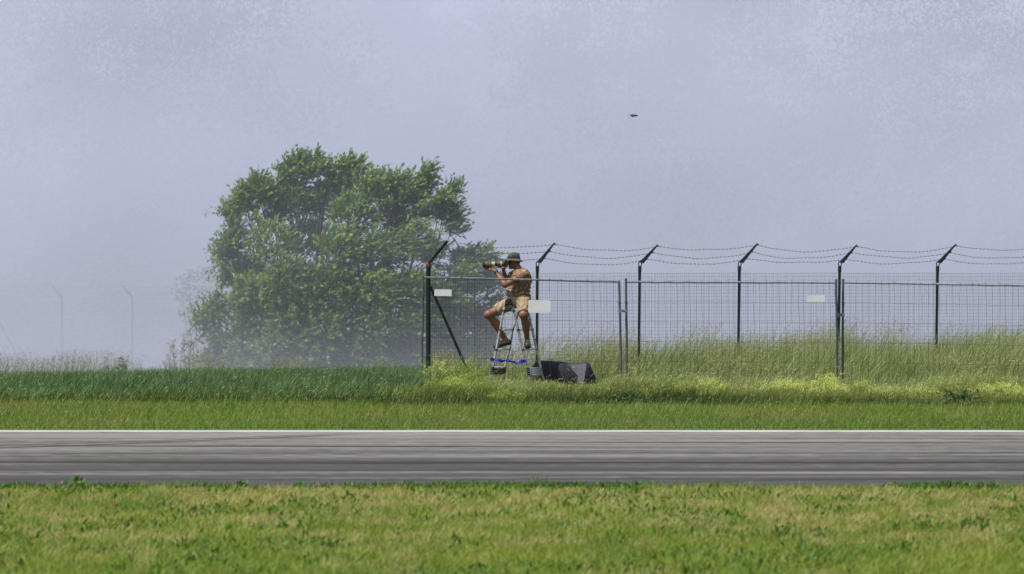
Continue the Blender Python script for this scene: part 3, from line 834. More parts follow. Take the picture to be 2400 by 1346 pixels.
        cl[tipmask] *= 1.22
        upv = np.tile(np.array([[0, 0, 1.0]]), (n_, 1)) + rng.normal(0, .55, (n_, 3))
        V.p(pos.reshape(-1, 3), ld.reshape(-1, 3), rng.uniform(.060, .105, n_), rng.uniform(.036, .054, n_), cl * jitter((1, 1, 1), n_, .15, .08), upv)
        for k in range(0, ns, 6):
            wood.tube([s[k] - dr[k] * .12, s[k] + dr[k] * Ls[k]], [.006, .003], 3, False)
    wood.build('trunk', M['bark'], root)
    V.build('crown', M['leaf'], root)
tree()

def elder():
    D = 206.0
    b0 = P(500, 900, D); b0[2] = float(gz(b0[0], D))
    root = empty('elder_bush', b0, 'pale misty bush with white flower clusters behind the left side of the big tree', 'bush')
    wood = MB(); V = Veg()
    lob = [(500, 590, 22), (525, 615, 40), (550, 600, 40), (480, 650, 34), (530, 660, 44), (440, 660, 30), (425, 690, 26), (470, 700, 40), (520, 720, 44), (440, 730, 28), (490, 760, 36), (550, 770, 44), (460, 800, 40), (530, 820, 50), (590, 700, 50), (600, 780, 50)]
    for px, py, r in lob:
        c = P(px, py, D) + np.array([0, rnd.uniform(-.4, .4), 0]); R = r * D / F
        wood.tube([b0, b0 + (c - b0) * .5 + np.array([rnd.uniform(-.1, .1), 0, .05]), c], [.05, .03, .012], 5)
        n = int(500 * R ** 1.6 + 60)
        u = rng.normal(size=(n, 3)); u /= np.linalg.norm(u, axis=1)[:, None]
        s = c + u * (R * rng.random(n) ** .4)[:, None]
        V.p(s, rng.normal(size=(n, 3)) + np.array([.5, 0, 0]), rng.uniform(.08, .15, n), rng.uniform(.04, .06, n), jitter((.06, .10, .04), n))
        for k in range(int(2 + R * 9)):
            a = rnd.uniform(0, 2 * math.pi); e = c + np.array([math.cos(a) * R * .85, -R * rnd.uniform(.2, .8), math.sin(a) * R * .85])
            f = 60
            V.p(e + rng.normal(0, 1, (f, 3)) * np.array([.085, .07, .035]), rng.normal(size=(f, 3)), rng.uniform(.03, .05, f), np.full(f, .03), jitter((.72, .70, .55), f, .08))
    wood.build('trunk', M['bark'], root)
    V.build('crown', M['leaf'], root)
elder()

def woods():
    V = Veg()
    spec = []
    for row, (D, n) in enumerate([(238, 11), (250, 12), (264, 14)]):
        for k in range(n):
            x = -21 + 42 * (k + rnd.uniform(.2, .8)) / n
            spec.append((x, D + rnd.uniform(-4, 4), rnd.uniform(13.0, 18.5)))
    spec += [(-12.5, 227, 15.5), (-10.3, 231, 17), (-7.6, 229, 15.0), (1.6, 230, 15.2), (4.2, 228, 16.5), (6.8, 231, 16), (10.5, 230, 13.5), (12.8, 228, 13)]
    for x, D, ht in spec:
        zb = float(gz(x, D)); 
        if x > 15.0: ht *= .8
        for j in range(40):
            c = np.array([x + rnd.gauss(0, 1.6), D + rnd.gauss(0, 1.4), zb + ht * rnd.uniform(.12, 1.0)])
            R = rnd.uniform(.7, 1.7)
            n = 800
            u = rng.normal(size=(n, 3)); u /= np.linalg.norm(u, axis=1)[:, None]
            s = c + rng.normal(size=(n, 3)).clip(-1.7, 1.7) * R * np.array([.62, .5, .45])
            s = s[fbm(s[:, 0] * .9, s[:, 1] * .9, 171, 3, s[:, 2] * 1.3) > .47]; n = len(s)
            pale = rnd.random() < .18
            V.p(s, rng.normal(size=(n, 3)) + np.array([.4, 0, .1]), rng.uniform(.08, .17, n), rng.uniform(.05, .10, n), jitter((.13, .16, .09) if pale else (.05, .08, .04), n, .3))
    tag(V.build('woods', M['leaf']), 'dense wood almost lost in the mist behind everything', kind='stuff')
woods()

# ------------------------------------------------------------------ permanent green fence with barbed wire
def wob(n, s): return rng.normal(0, s, n)

def green_fence():
    tops = [(1048, 565), (1299.5, 570), (1541, 574.5), (1775, 571.5), (2007.5, 575), (2239.5, 573.5), (2470, 575)]
    bx = [1004, 1259.5, 1499.5, 1733, 1968, 2197.5, 2427]
    ds = [153.4, 154.2, 155.0, 155.8, 156.6, 157.4, 158.2]
    root = empty('green_mesh_fence', (P(1004, 0, 153.4)[0], 153.4, float(gz(-1.5, 153.4))), 'tall green wire mesh fence with slanted arms carrying barbed wire', 'fence')
    grips = []
    for i, (x, d) in enumerate(zip(bx, ds)):
        m_px = d / F
        zb = float(gz((x - 1200) * m_px, d)) - .1
        X = (x - 1200) * m_px
        bend = P(x, 621, d); tip = P(tops[i][0], tops[i][1], d)
        s = MB()
        if i == 0:
            s.tube([(X, d, zb), (X, d, bend[2])], .043, 12)
            po = s.build('post', M['black_tube'], root, False)
            c = MB(); c.tube([(X, d, bend[2] - .035), (X, d, bend[2] + .02)], .050, 12); c.build('cap', M['rust'], po)
            ar = MB(); ar.tube([bend + np.array([0, 0, .02]), tip], .028, 8); ar.build('arm', M['black_tube'], po)
            br = MB(); br.tube([P(1009, 672, d) , P(1100, 878, d) ], .026, 8); br.build('brace', M['black_tube'], root)
            for k in range(3): grips.append([]) if k == 0 else None
            g3 = [tip, tip + (bend - tip) * .34, tip + (bend - tip) * .68]
        else:
            w = .031
            s.tube([(X - rnd.uniform(.0, .035), d, zb), (X, d, bend[2] - .05)], .0355, 4)
            po = s.build('post', M['green'], root)
            ca = MB()
            zc = bend[2]
            # sleeve and slanted plate with an oval opening, one piece
            ca.box((X, d, zc - .075), (2 * w, .062, .10))
            y0, y1 = d - .012, d + .012
            # ring around the opening
            nn = 14; ring_o = []; ring_i = []
            for k in range(nn):
                a_ = 2 * math.pi * k / nn
                ring_o.append((X + .004 + w * 1.12 * math.cos(a_), zc + .012 + .060 * math.sin(a_)))
                ring_i.append((X + .004 + w * .52 * math.cos(a_), zc + .012 + .036 * math.sin(a_)))
            for k in range(nn):
                k2 = (k + 1) % nn
                ca.prism([ring_o[k], ring_o[k2], ring_i[k2], ring_i[k]], y0, y1)
            dv = np.array([tip[0] - X, tip[2] - zc]); L = np.linalg.norm(dv); dv /= L; nv = np.array([-dv[1], dv[0]])
            p0 = np.array([X, zc]) + dv * .028; p1 = np.array([X, zc]) + dv * L
            ca.prism([tuple(p0 + nv * .040 + dv * .012), tuple(p0 - nv * .034 + dv * .03), tuple(p1 - nv * .013), tuple(p1 + dv * .012), tuple(p1 + nv * .013)], y0 + .002, y1 - .002)
            g3 = []
            for q in (0.985, .66, .34):
                p = np.array([X, zc]) + dv * L * q - nv * .026
                ca.prism([tuple(p + dv * .02 + nv * .01), tuple(p - dv * .02 + nv * .01), tuple(p - dv * .012 - nv * .012), tuple(p + dv * .012 - nv * .012)], y0 + .004, y1 - .004)
                g3.append(np.array([p[0], d - .014, p[1]]))
            ca.build('arm', M['green'], po)
        if i == 0: grips = []
        grips.append(g3)
    # three strands of barbed wire
    for k in range(3):
        s = MB(); pts = []
        for i in range(len(grips) - 1):
            A, B = grips[i][k], grips[i + 1][k]
            n = 26
            sag = rnd.uniform(.05, .11)
            sk = rnd.uniform(-.25, .25); ph = rnd.uniform(0, 6)
            for j in range(n):
                t = j / n
                p = A + (B - A) * t
                p = p.copy(); p[2] -= sag * 4 * t * (1 - t) * (1 + sk * (t - .5) * 2) + .008 * math.sin(t * 13 + ph) * math.sin(t * math.pi) + rnd.gauss(0, .0022)
                pts.append(p)
        pts.append(grips[-1][k])
        pts = np.array(pts)
        s.tube(pts, .0030, 4, False)
        seg = np.linalg.norm(np.diff(pts, axis=0), axis=1); cum = np.concatenate([[0], np.cumsum(seg)])
        for L in np.arange(.03, cum[-1], .078):
            i = np.searchsorted(cum, L) - 1; p = pts[i] + (pts[i + 1] - pts[i]) * (L - cum[i]) / seg[i]
            for sgn in (-1, 1):
                a_ = rnd.uniform(.5, 1.2)
                e = np.array([sgn * .010 * math.cos(a_), rnd.uniform(-.006, .006), .012 * math.sin(a_)])
                s.tube([p - e, p + e], .0042, 3, False)
            s.ball(p, .0088, 5, 4)
        s.build('barbed_wire', M['barb'], root)
    # welded mesh, bay by bay
    for i in range(len(bx) - 1):
        s = MB()
        xa, xb = (bx[i] - 1200) * ds[i] / F + .03, (bx[i + 1] - 1200) * ds[i + 1] / F - .03
        da, db = ds[i] - .03, ds[i + 1] - .03
        ztop = P(0, 641, (da + db) / 2)[2]
        zbot = float(gz(xa, da)) + .02
        nv_ = int((xb - xa) / .0365)
        low = 1.0 if i > 0 else .0
        for j in range(nv_ + 1):
            t = (j + rnd.gauss(0, .12)) / nv_; t = min(max(t, 0), 1)
            x0 = xa + (xb - xa) * t; y0 = da + (db - da) * t
            zs = np.linspace(zbot, ztop + .018, 7)
            s.tube([(x0 + rnd.gauss(0, .0016), y0, z) for z in zs], .0019, 3, False)
        nh = int((ztop - zbot) / .0605)
        for j in range(nh + 1):
            z = ztop - j * .0605
            ts = np.linspace(0, 1, 14)
            s.tube([(xa + (xb - xa) * t, y_, z + rnd.gauss(0, .0016)) for t, y_ in zip(ts, da + (db - da) * ts)], .0019, 3, False)
        s.build('mesh_panel', M['green_mesh'], root)
green_fence()

# ------------------------------------------------------------------ movable fence panels in front
def mobile(name, tl, bl, tr, br, d0, d1, label, clampr, hang=True, lastpost=True, ext=0):
    """tl.. = pixel corners (x, y) of the panel"""
    A, B = P(*tl, d0), P(*tr, d1); A0, B0 = P(*bl, d0), P(*br, d1)
    root = empty(name, (A0[0], d0, float(gz(A0[0], d0))), label, 'fence panel', 'movable wire fence panels')
    A0[2] = gz(A0[0], d0) - .03; B0[2] = gz(B0[0], d1) - .03
    s = MB()
    n = 22
    line = [A + (B - A) * t + np.array([0, 0, rnd.gauss(0, .0022)]) for t in np.linspace(0, 1, n)]
    s.tube(line, .019, 8)
    s.build('top_rail', M['galv'], root)
    for (T, Bt, e) in ((A, A0, ext), (B, B0, ext)):
        p = MB()
        dirv = (T - Bt) / np.linalg.norm(T - Bt)
        T2 = T + dirv * (.022 + e * .05)
        p.tube([Bt + (T2 - Bt) * t + np.array([rnd.gauss(0, .0025), 0, 0]) for t in np.linspace(0, 1, 9)], .0225, 8)
        p.build('post', M['galv_dark'], root)
    w = MB()
    nv_ = int(np.linalg.norm(B - A) / .110)
    for j in range(1, nv_):
        t = (j + rnd.gauss(0, .07)) / nv_
        T = A + (B - A) * t; Bt = A0 + (B0 - A0) * t
        T = T + np.array([0, -.021, .055 if hang and j % 2 == 0 else .02])
        Bt = Bt + np.array([0, -.021, .12])
        ph = rnd.uniform(0, 6)
        w.tube([Bt + (T - Bt) * q + np.array([.006 * math.sin(q * 9 + ph) + rnd.gauss(0, .002), 0, 0]) for q in np.linspace(0, 1, 12)], .0028, 4, False)
    for q in range(1, 6):
        zoff = -.345 * q
        w.tube([A + (B - A) * t + np.array([0, -.025, zoff + rnd.gauss(0, .003)]) for t in np.linspace(0, 1, 24)], .0030, 4, False)
    w.build('wire_mesh', M['wire'], root)
    for T in (A, B):
        ti = MB(); p = T + np.array([0, 0, -.345]); ti.tube([p + np.array([-.035, -.026, 0]), p + np.array([.03, -.032, -.004]), p + np.array([.034, -.03, -.03])], .006, 5)
        ti.build('wire_tie', M['rust'], root)
    return root
p1 = mobile('movable_fence', (992, 650), (988, 890), (1451, 661), (1457, 905), 149.2, 149.6, 'movable wire fence panel directly in front of the seated photographer', True, ext=0)
p2 = mobile('movable_fence', (1467, 661), (1470, 900), (1960, 663), (1963, 905), 149.6, 149.4, 'movable wire fence panel between the two pairs of grey posts', True, ext=.8)
p3 = mobile('movable_fence', (1976, 662.5), (1975, 900), (2478, 671), (2480, 905), 149.5, 149.1, 'movable wire fence panel at the right edge, cut off by the picture', True, ext=.8)
def clamp(px0, px1, py, label):
    d = 149.5
    A, B = P(px0, py, d), P(px1, py, d)
    root = empty('fence_clamp', (A + B) / 2, label, 'clamp', 'steel clamps joining fence panels')
    s = MB(); s.box((A + B) / 2 + np.array([0, -.03, 0]), (np.linalg.norm(B - A) + .05, .010, .045)); s.box((A + B) / 2 + np.array([0, .03, 0]), (np.linalg.norm(B - A) + .05, .010, .045))
    for q in (A, B):
        s.tube([q + np.array([0, 0, -.026]), q + np.array([0, 0, .026])], .031, 10)
    s.build('bracket', M['galv'], root)
    b = MB(); b.tube([(A + B) / 2 + np.array([0, -.06, 0]), (A + B) / 2 + np.array([0, .05, 0])], .010, 6); b.tube([(A + B) / 2 + np.array([0, -.047, 0]), (A + B) / 2 + np.array([0, -.036, 0])], .019, 6); b.build('bolt', M['galv_dark'], root)
clamp(1453, 1468.5, 729, 'steel clamp joining the first pair of grey posts, right of the photographer')
clamp(1962, 1975.5, 738, 'steel clamp joining the second pair of grey posts, nearer the right edge')

def sign(x0, y0, x1, y1, d, rad, label, tilt=0.0):
    A, B = P(x0, y1, d), P(x1, y0, d)
    c = (A + B) / 2; w, h = B[0] - A[0], B[2] - A[2]
    root = empty('sign', c, label, 'sign', 'blank white signs on the fence')
    pts = []
    for (sx, sz, a0) in ((1, 1, 0), (-1, 1, 90), (-1, -1, 180), (1, -1, 270)):
        for k in range(4):
            a_ = math.radians(a0 + 30 * k)
            pts.append((sx * (w / 2 - rad) + rad * math.cos(a_), sz * (h / 2 - rad) + rad * math.sin(a_)))
    ct, st_ = math.cos(tilt), math.sin(tilt)
    pts = [(c[0] + p[0] * ct - p[1] * st_, c[2] + p[0] * st_ + p[1] * ct) for p in pts]
    s = MB(); s.prism(pts, d - .034, d - .029); s.build('board', M['white'], root)
sign(1018, 678.5, 1058.5, 694, 149.17, .004, 'small blank white sign at the left end of the fence, beside the diagonal brace', -.02)
sign(1238, 703.5, 1290, 733.5, 149.36, .022, 'larger blank white sign with rounded corners, right beside the seated photographer', -.01)
sign(1890.5, 692, 1933, 708, 149.38, .004, 'small blank white sign near the second pair of grey posts')

# ------------------------------------------------------------------ far fence in the mist on the left
def far_fence():
    D = 213.0
    root = empty('misty_fence', P(145, 880, D), 'faint fence with slanted posts in the mist at the left', 'fence')
    posts = [(-22, 665), (145, 668), (310, 669), (478, 671), (640, 672)]
    for x, ty in posts:
        X = (x - 1200) * D / F; zb = float(gz(X, D)); bz = P(x, 697, D)[2]
        s = MB(); s.tube([(X, D, zb), (X, D, bz)], .035, 8); po = s.build('post', M['green'], root)
        a_ = MB(); a_.tube([np.array([X, D, bz]), P(x - 24, ty, D)], [.033, .028], 8); a_.build('arm', M['green'], po)
    b = MB(); b.tube([P(-22, 716, D), P(42, 838, D)], .028, 8); b.build('brace', M['green'], root)
    for k, q in enumerate((0, .45, .9)):
        s = MB(); pts = []
        for i in range(len(posts) - 1):
            (xa, ya), (xb, yb) = posts[i], posts[i + 1]
            A = P(xa - 24 + 24 * q, ya + 29 * q, D); B = P(xb - 24 + 24 * q, yb + 29 * q, D)
            for t in np.linspace(0, 1, 10, endpoint=False): pts.append(A + (B - A) * t - np.array([0, .03, .05 * 4 * t * (1 - t)]))
        s.tube(pts, .006, 4, False); s.build('barbed_wire', M['barb'], root)
    s = MB()
    for i in range(len(posts) - 1):
        xa, xb = (posts[i][0] - 1200) * D / F, (posts[i + 1][0] - 1200) * D / F
        for j in range(24):
            x = xa + (xb - xa) * j / 24; s.tube([(x, D, gz(x, D)), (x, D, P(0, 708, D)[2])], .0022, 3, False)
        for z in np.arange(P(0, 900, D)[2], P(0, 705, D)[2], .1): s.tube([(xa, D, z), (xb, D, z)], .0022, 3, False)
    s.build('mesh_panel', M['green_mesh'], root)
far_fence()

# ------------------------------------------------------------------ implicit surfaces -> mesh, for the figure
def surface_net(fn, lo, hi, vox):
    lo = np.asarray(lo, float); hi = np.asarray(hi, float)
    n = np.ceil((hi - lo) / vox).astype(int) + 1
    ax = [lo[i] + np.arange(n[i]) * vox for i in range(3)]
    X, Y, Z = np.meshgrid(*[a_.astype(np.float32) for a_ in ax], indexing='ij')
    Fv = fn(X, Y, Z)
    S = Fv < 0
    acc = np.zeros(tuple(n - 1) + (3,), np.float32); cnt = np.zeros(tuple(n - 1), np.float32)
    cs = [slice(0, -1), slice(1, None)]
    corner = lambda A, i, j, k: A[cs[i], cs[j], cs[k]]
    for axis in range(3):
        others = [q for q in range(3) if q != axis]
        for u in (0, 1):
            for v in (0, 1):
                a0 = [0, 0, 0]; a0[others[0]] = u; a0[others[1]] = v; a1 = list(a0); a1[axis] = 1
                f0, f1 = corner(Fv, *a0), corner(Fv, *a1)
                m = (f0 < 0) != (f1 < 0)
                t = np.where(m, f0 / np.where(m, f0 - f1, 1), 0)
                for q in range(3):
                    acc[..., q] += np.where(m, (t if q == axis else a0[q]), 0)
                cnt += m
    act = cnt > 0
    idx = -np.ones(act.shape, int); idx[act] = np.arange(act.sum())
    I = np.argwhere(act)
    verts = lo + (I + acc[act] / cnt[act][:, None]) * vox
    quads = []
    for axis in range(3):
        o1, o2 = [(1, 2), (2, 0), (0, 1)][axis]
        sl0 = [slice(None)] * 3; sl1 = [slice(None)] * 3
        sl0[axis] = slice(0, -1); sl1[axis] = slice(1, None)
        s0, s1 = S[tuple(sl0)], S[tuple(sl1)]
        E = np.argwhere(s0 != s1)
        ok = (E[:, o1] > 0) & (E[:, o2] > 0) & (E[:, o1] < n[o1] - 1) & (E[:, o2] < n[o2] - 1)
        E = E[ok]
        flip = s0[tuple(E.T)]
        d1 = np.zeros(3, int); d1[o1] = 1; d2 = np.zeros(3, int); d2[o2] = 1
        g_ = lambda e: idx[tuple(e.T)]
        q = np.stack([g_(E - d1 - d2), g_(E - d2), g_(E), g_(E - d1)], -1)
        q[~flip] = q[~flip][:, ::-1]
        quads.append(q)
    return verts, np.concatenate(quads)

def cone(X, Y, Z, a, b, r1, r2):
    a = np.asarray(a, float); b = np.asarray(b, float); ba = b - a; L2 = float(ba @ ba) + 1e-9
    h = np.clip(((X - a[0]) * ba[0] + (Y - a[1]) * ba[1] + (Z - a[2]) * ba[2]) / L2, 0, 1)
    dx, dy, dz = X - a[0] - h * ba[0], Y - a[1] - h * ba[1], Z - a[2] - h * ba[2]
    return np.sqrt(dx * dx + dy * dy + dz * dz) - (r1 + (r2 - r1) * h)
def ellip(X, Y, Z, c, r, R=None):
    x, y, z = X - c[0], Y - c[1], Z - c[2]
    if R is not None:
        R = np.asarray(R); x, y, z = R[0, 0] * x + R[0, 1] * y + R[0, 2] * z, R[1, 0] * x + R[1, 1] * y + R[1, 2] * z, R[2, 0] * x + R[2, 1] * y + R[2, 2] * z
    k = np.sqrt((x / r[0]) ** 2 + (y / r[1]) ** 2 + (z / r[2]) ** 2)
    return (k - 1) * min(r)
def smin(a, b, k):
    h = np.clip(.5 + .5 * (b - a) / k, 0, 1)
    return b * (1 - h) + a * h - k * h * (1 - h)
def smax(a, b, k): return -smin(-a, -b, k)

D0 = 151.8
def Q(px, py, dd=0.0): return P(px, py, D0 + dd)

J = dict(
    pel=Q(1217, 699, 0), belly=Q(1216, 684, 0), chest=Q(1222, 656, 0), uch=Q(1223, 643, .01), neck=Q(1214, 630, .02), skull=Q(1205, 611, .02),
    shl=Q(1229, 643, -.15), ell=Q(1184, 668, -.26), wrl=Q(1160.5, 634.5, -.13),
    shr=Q(1204, 643, .17), elr=Q(1189, 665, .14), wrr=Q(1179.5, 631, .05),
    hil=Q(1226, 706, -.10), knl=Q(1228, 738, -.30), anl=Q(1236, 795, -.12),
    hir=Q(1206, 706, -.06), knr=Q(1146, 737.5, -.20), anr=Q(1185, 796, -.05))

def torso(X, Y, Z, g=0.0):
    f = ellip(X, Y, Z, J['pel'], (.185 + g, .165 + g, .13 + g))
    f = smin(f, ellip(X, Y, Z, J['belly'] + np.array([-.015, 0, 0]), (.180 + g, .155 + g, .15 + g)), .07)
    f = smin(f, ellip(X, Y, Z, J['chest'], (.172 + g, .175 + g, .19 + g)), .08)
    f = smin(f, cone(X, Y, Z, J['shl'] + np.array([-.01, .02, .0]), J['shr'] + np.array([.02, -.02, .0]), .070 + g, .065 + g), .07)
    return f
def arm_up(X, Y, Z, s, e, g=0.0, r=(.068, .052)): return cone(X, Y, Z, J[s], J[e], r[0] + g, r[1] + g)

def hand_fingers(X, Y, Z, f, wrist, palm_c, knuckles, tips, mids, thumb):
    f = smin(f, cone(X, Y, Z, wrist, palm_c, .026, .030), .02)
    for kn, md, tp in zip(knuckles, mids, tips):
        f = smin(f, cone(X, Y, Z, palm_c + (kn - palm_c) * .4, kn, .016, .0125), .015)
        f = smin(f, cone(X, Y, Z, kn, md, .0115, .0105), .005)
        f = smin(f, cone(X, Y, Z, md, tp, .0105, .0085), .005)
    t0, t1, t2 = thumb
    f = smin(f, cone(X, Y, Z, t0, t1, .016, .0125), .012)
    f = smin(f, cone(X, Y, Z, t1, t2, .0125, .010), .005)
    return f

AX0, AX1 = Q(1132.5, 620.5, -.06), Q(1193, 617.5, -.03)       # axis of the long lens
AXD = (AX1 - AX0) / np.linalg.norm(AX1 - AX0)
LOOK = AXD * -1

def body_fn(X, Y, Z):
    f = torso(X, Y, Z)
    f = smin(f, cone(X, Y, Z, J['uch'], J['neck'], .075, .058), .05)
    f = smin(f, cone(X, Y, Z, J['neck'], J['skull'] + np.array([.01, 0, -.03]), .058, .060), .03)
    # head, tilted a little down, looking along the lens
    sk = J['skull']
    f = smin(f, ellip(X, Y, Z, sk + np.array([.005, 0, .0]), (.098, .077, .105)), .03)
    f = smin(f, ellip(X, Y, Z, sk + np.array([-.036, 0, -.078]), (.056, .054, .070)), .03)     # jaw and cheeks
    f = smin(f, ellip(X, Y, Z, sk + np.array([-.062, 0, -.128]), (.026, .028, .022)), .02)     # chin
    f = smin(f, cone(X, Y, Z, sk + np.array([-.088, 0, -.028]), sk + np.array([-.112, 0, -.066]), .011, .016), .012)   # nose
    f = smin(f, cone(X, Y, Z, sk + np.array([-.086, -.035, -.012]), sk + np.array([-.086, .035, -.012]), .012, .012), .012)  # brow
    f = smin(f, cone(X, Y, Z, sk + np.array([-.090, -.018, -.096]), sk + np.array([-.090, .018, -.096]), .009, .009), .006)  # lips
    f = smax(f, -ellip(X, Y, Z, sk + np.array([-.098, -.032, -.035]), (.014, .016, .011)), .008)
    f = smax(f, -ellip(X, Y, Z, sk + np.array([-.098, .032, -.035]), (.014, .016, .011)), .008)
    f = smin(f, ellip(X, Y, Z, sk + np.array([-.086, -.031, -.036]), (.012, .012, .010)), .004)
    f = smin(f, ellip(X, Y, Z, sk + np.array([-.086, .031, -.036]), (.012, .012, .010)), .004)
    for sy in (-1, 1):   # ears
        f = smin(f, ellip(X, Y, Z, sk + np.array([.012, sy * .083, -.045]), (.022, .012, .034)), .008)
    # left arm, near the camera
    f = smin(f, arm_up(X, Y, Z, 'shl', 'ell'), .04)
    f = smin(f, cone(X, Y, Z, J['ell'], J['wrl'], .052, .032), .02)
    f = smin(f, cone(X, Y, Z, J['ell'] + (J['wrl'] - J['ell']) * .12, J['ell'] + (J['wrl'] - J['ell']) * .45, .054, .047), .03)
    # right arm
    f = smin(f, arm_up(X, Y, Z, 'shr', 'elr'), .04)
    f = smin(f, cone(X, Y, Z, J['elr'], J['wrr'], .046, .028), .02)
    # left hand cupped under the lens hood, fingers wrapping up the far side, thumb up the near side
    def on_lens(s, ang, rad):      # point at s metres along the lens from its front, around it
        c = AX0 + AXD * s
        return c + np.array([0, math.sin(ang) * rad, math.cos(ang) * rad])
    pc = on_lens(.115, math.pi + .15, .090)
    kn = [on_lens(.035 + .026 * k, math.pi - .15, .082) for k in range(4)]
    md = [on_lens(.018 + .027 * k, 1.95 + .05 * k, .079) for k in range(4)]
    tp = [on_lens(.014 + .028 * k, 1.25 + .10 * k, .074) for k in range(4)]
    th = (on_lens(.150, math.pi + .65, .080), on_lens(.118, -1.95, .078), on_lens(.098, -1.35, .073))
    f = hand_fingers(X, Y, Z, f, J['wrl'], pc, kn, tp, md, th)
    # right hand on the grip, index finger on the release
    g0 = Q(1183, 621, .055)
    pc = g0 + np.array([.004, .040, -.035])
    kn = [g0 + np.array([-.022, .045, .030 - .022 * k]) for k in range(4)]
    md = [g0 + np.array([-.045, .020, .036 - .022 * k]) for k in range(4)]
    tp = [g0 + np.array([-.045 + (.010 if k == 0 else 0), -.008, .046 - .024 * k]) for k in range(4)]
    th = (g0 + np.array([.020, .03, -.02]), g0 + np.array([.034, .0, .0]), g0 + np.array([.030, -.025, .012]))
    f = hand_fingers(X, Y, Z, f, J['wrr'], pc, kn, tp, md, th)
    # legs
    for h, k, a_ in (('hil', 'knl', 'anl'), ('hir', 'knr', 'anr')):
        f = smin(f, cone(X, Y, Z, J[h], J[k], .100, .074), .05)
        f = smin(f, ellip(X, Y, Z, J[k] + np.array([-.014, -.014, .0]), (.074, .074, .074)), .03)
        f = smin(f, cone(X, Y, Z, J[k], J[a_], .068, .044), .03)
        cf = J[k] + (J[a_] - J[k]) * .32 + np.array([.022, .022, 0]); ce = J[k] + (J[a_] - J[k]) * .55 + np.array([.012, .012, 0])
        f = smin(f, cone(X, Y, Z, cf, ce, .066, .055), .05)
        f = smin(f, ellip(X, Y, Z, J[a_] + np.array([0, -.036, 0]), (.014, .010, .016)), .015)
    # feet inside the clogs
    f = smin(f, cone(X, Y, Z, J['anl'] + np.array([0, 0, -.035]), Q(1236, 811, -.26), .040, .030), .03)
    f = smin(f, cone(X, Y, Z, J['anr'] + np.array([.015, 0, -.035]), Q(1166, 811, -.12), .038, .028), .03)
    return f

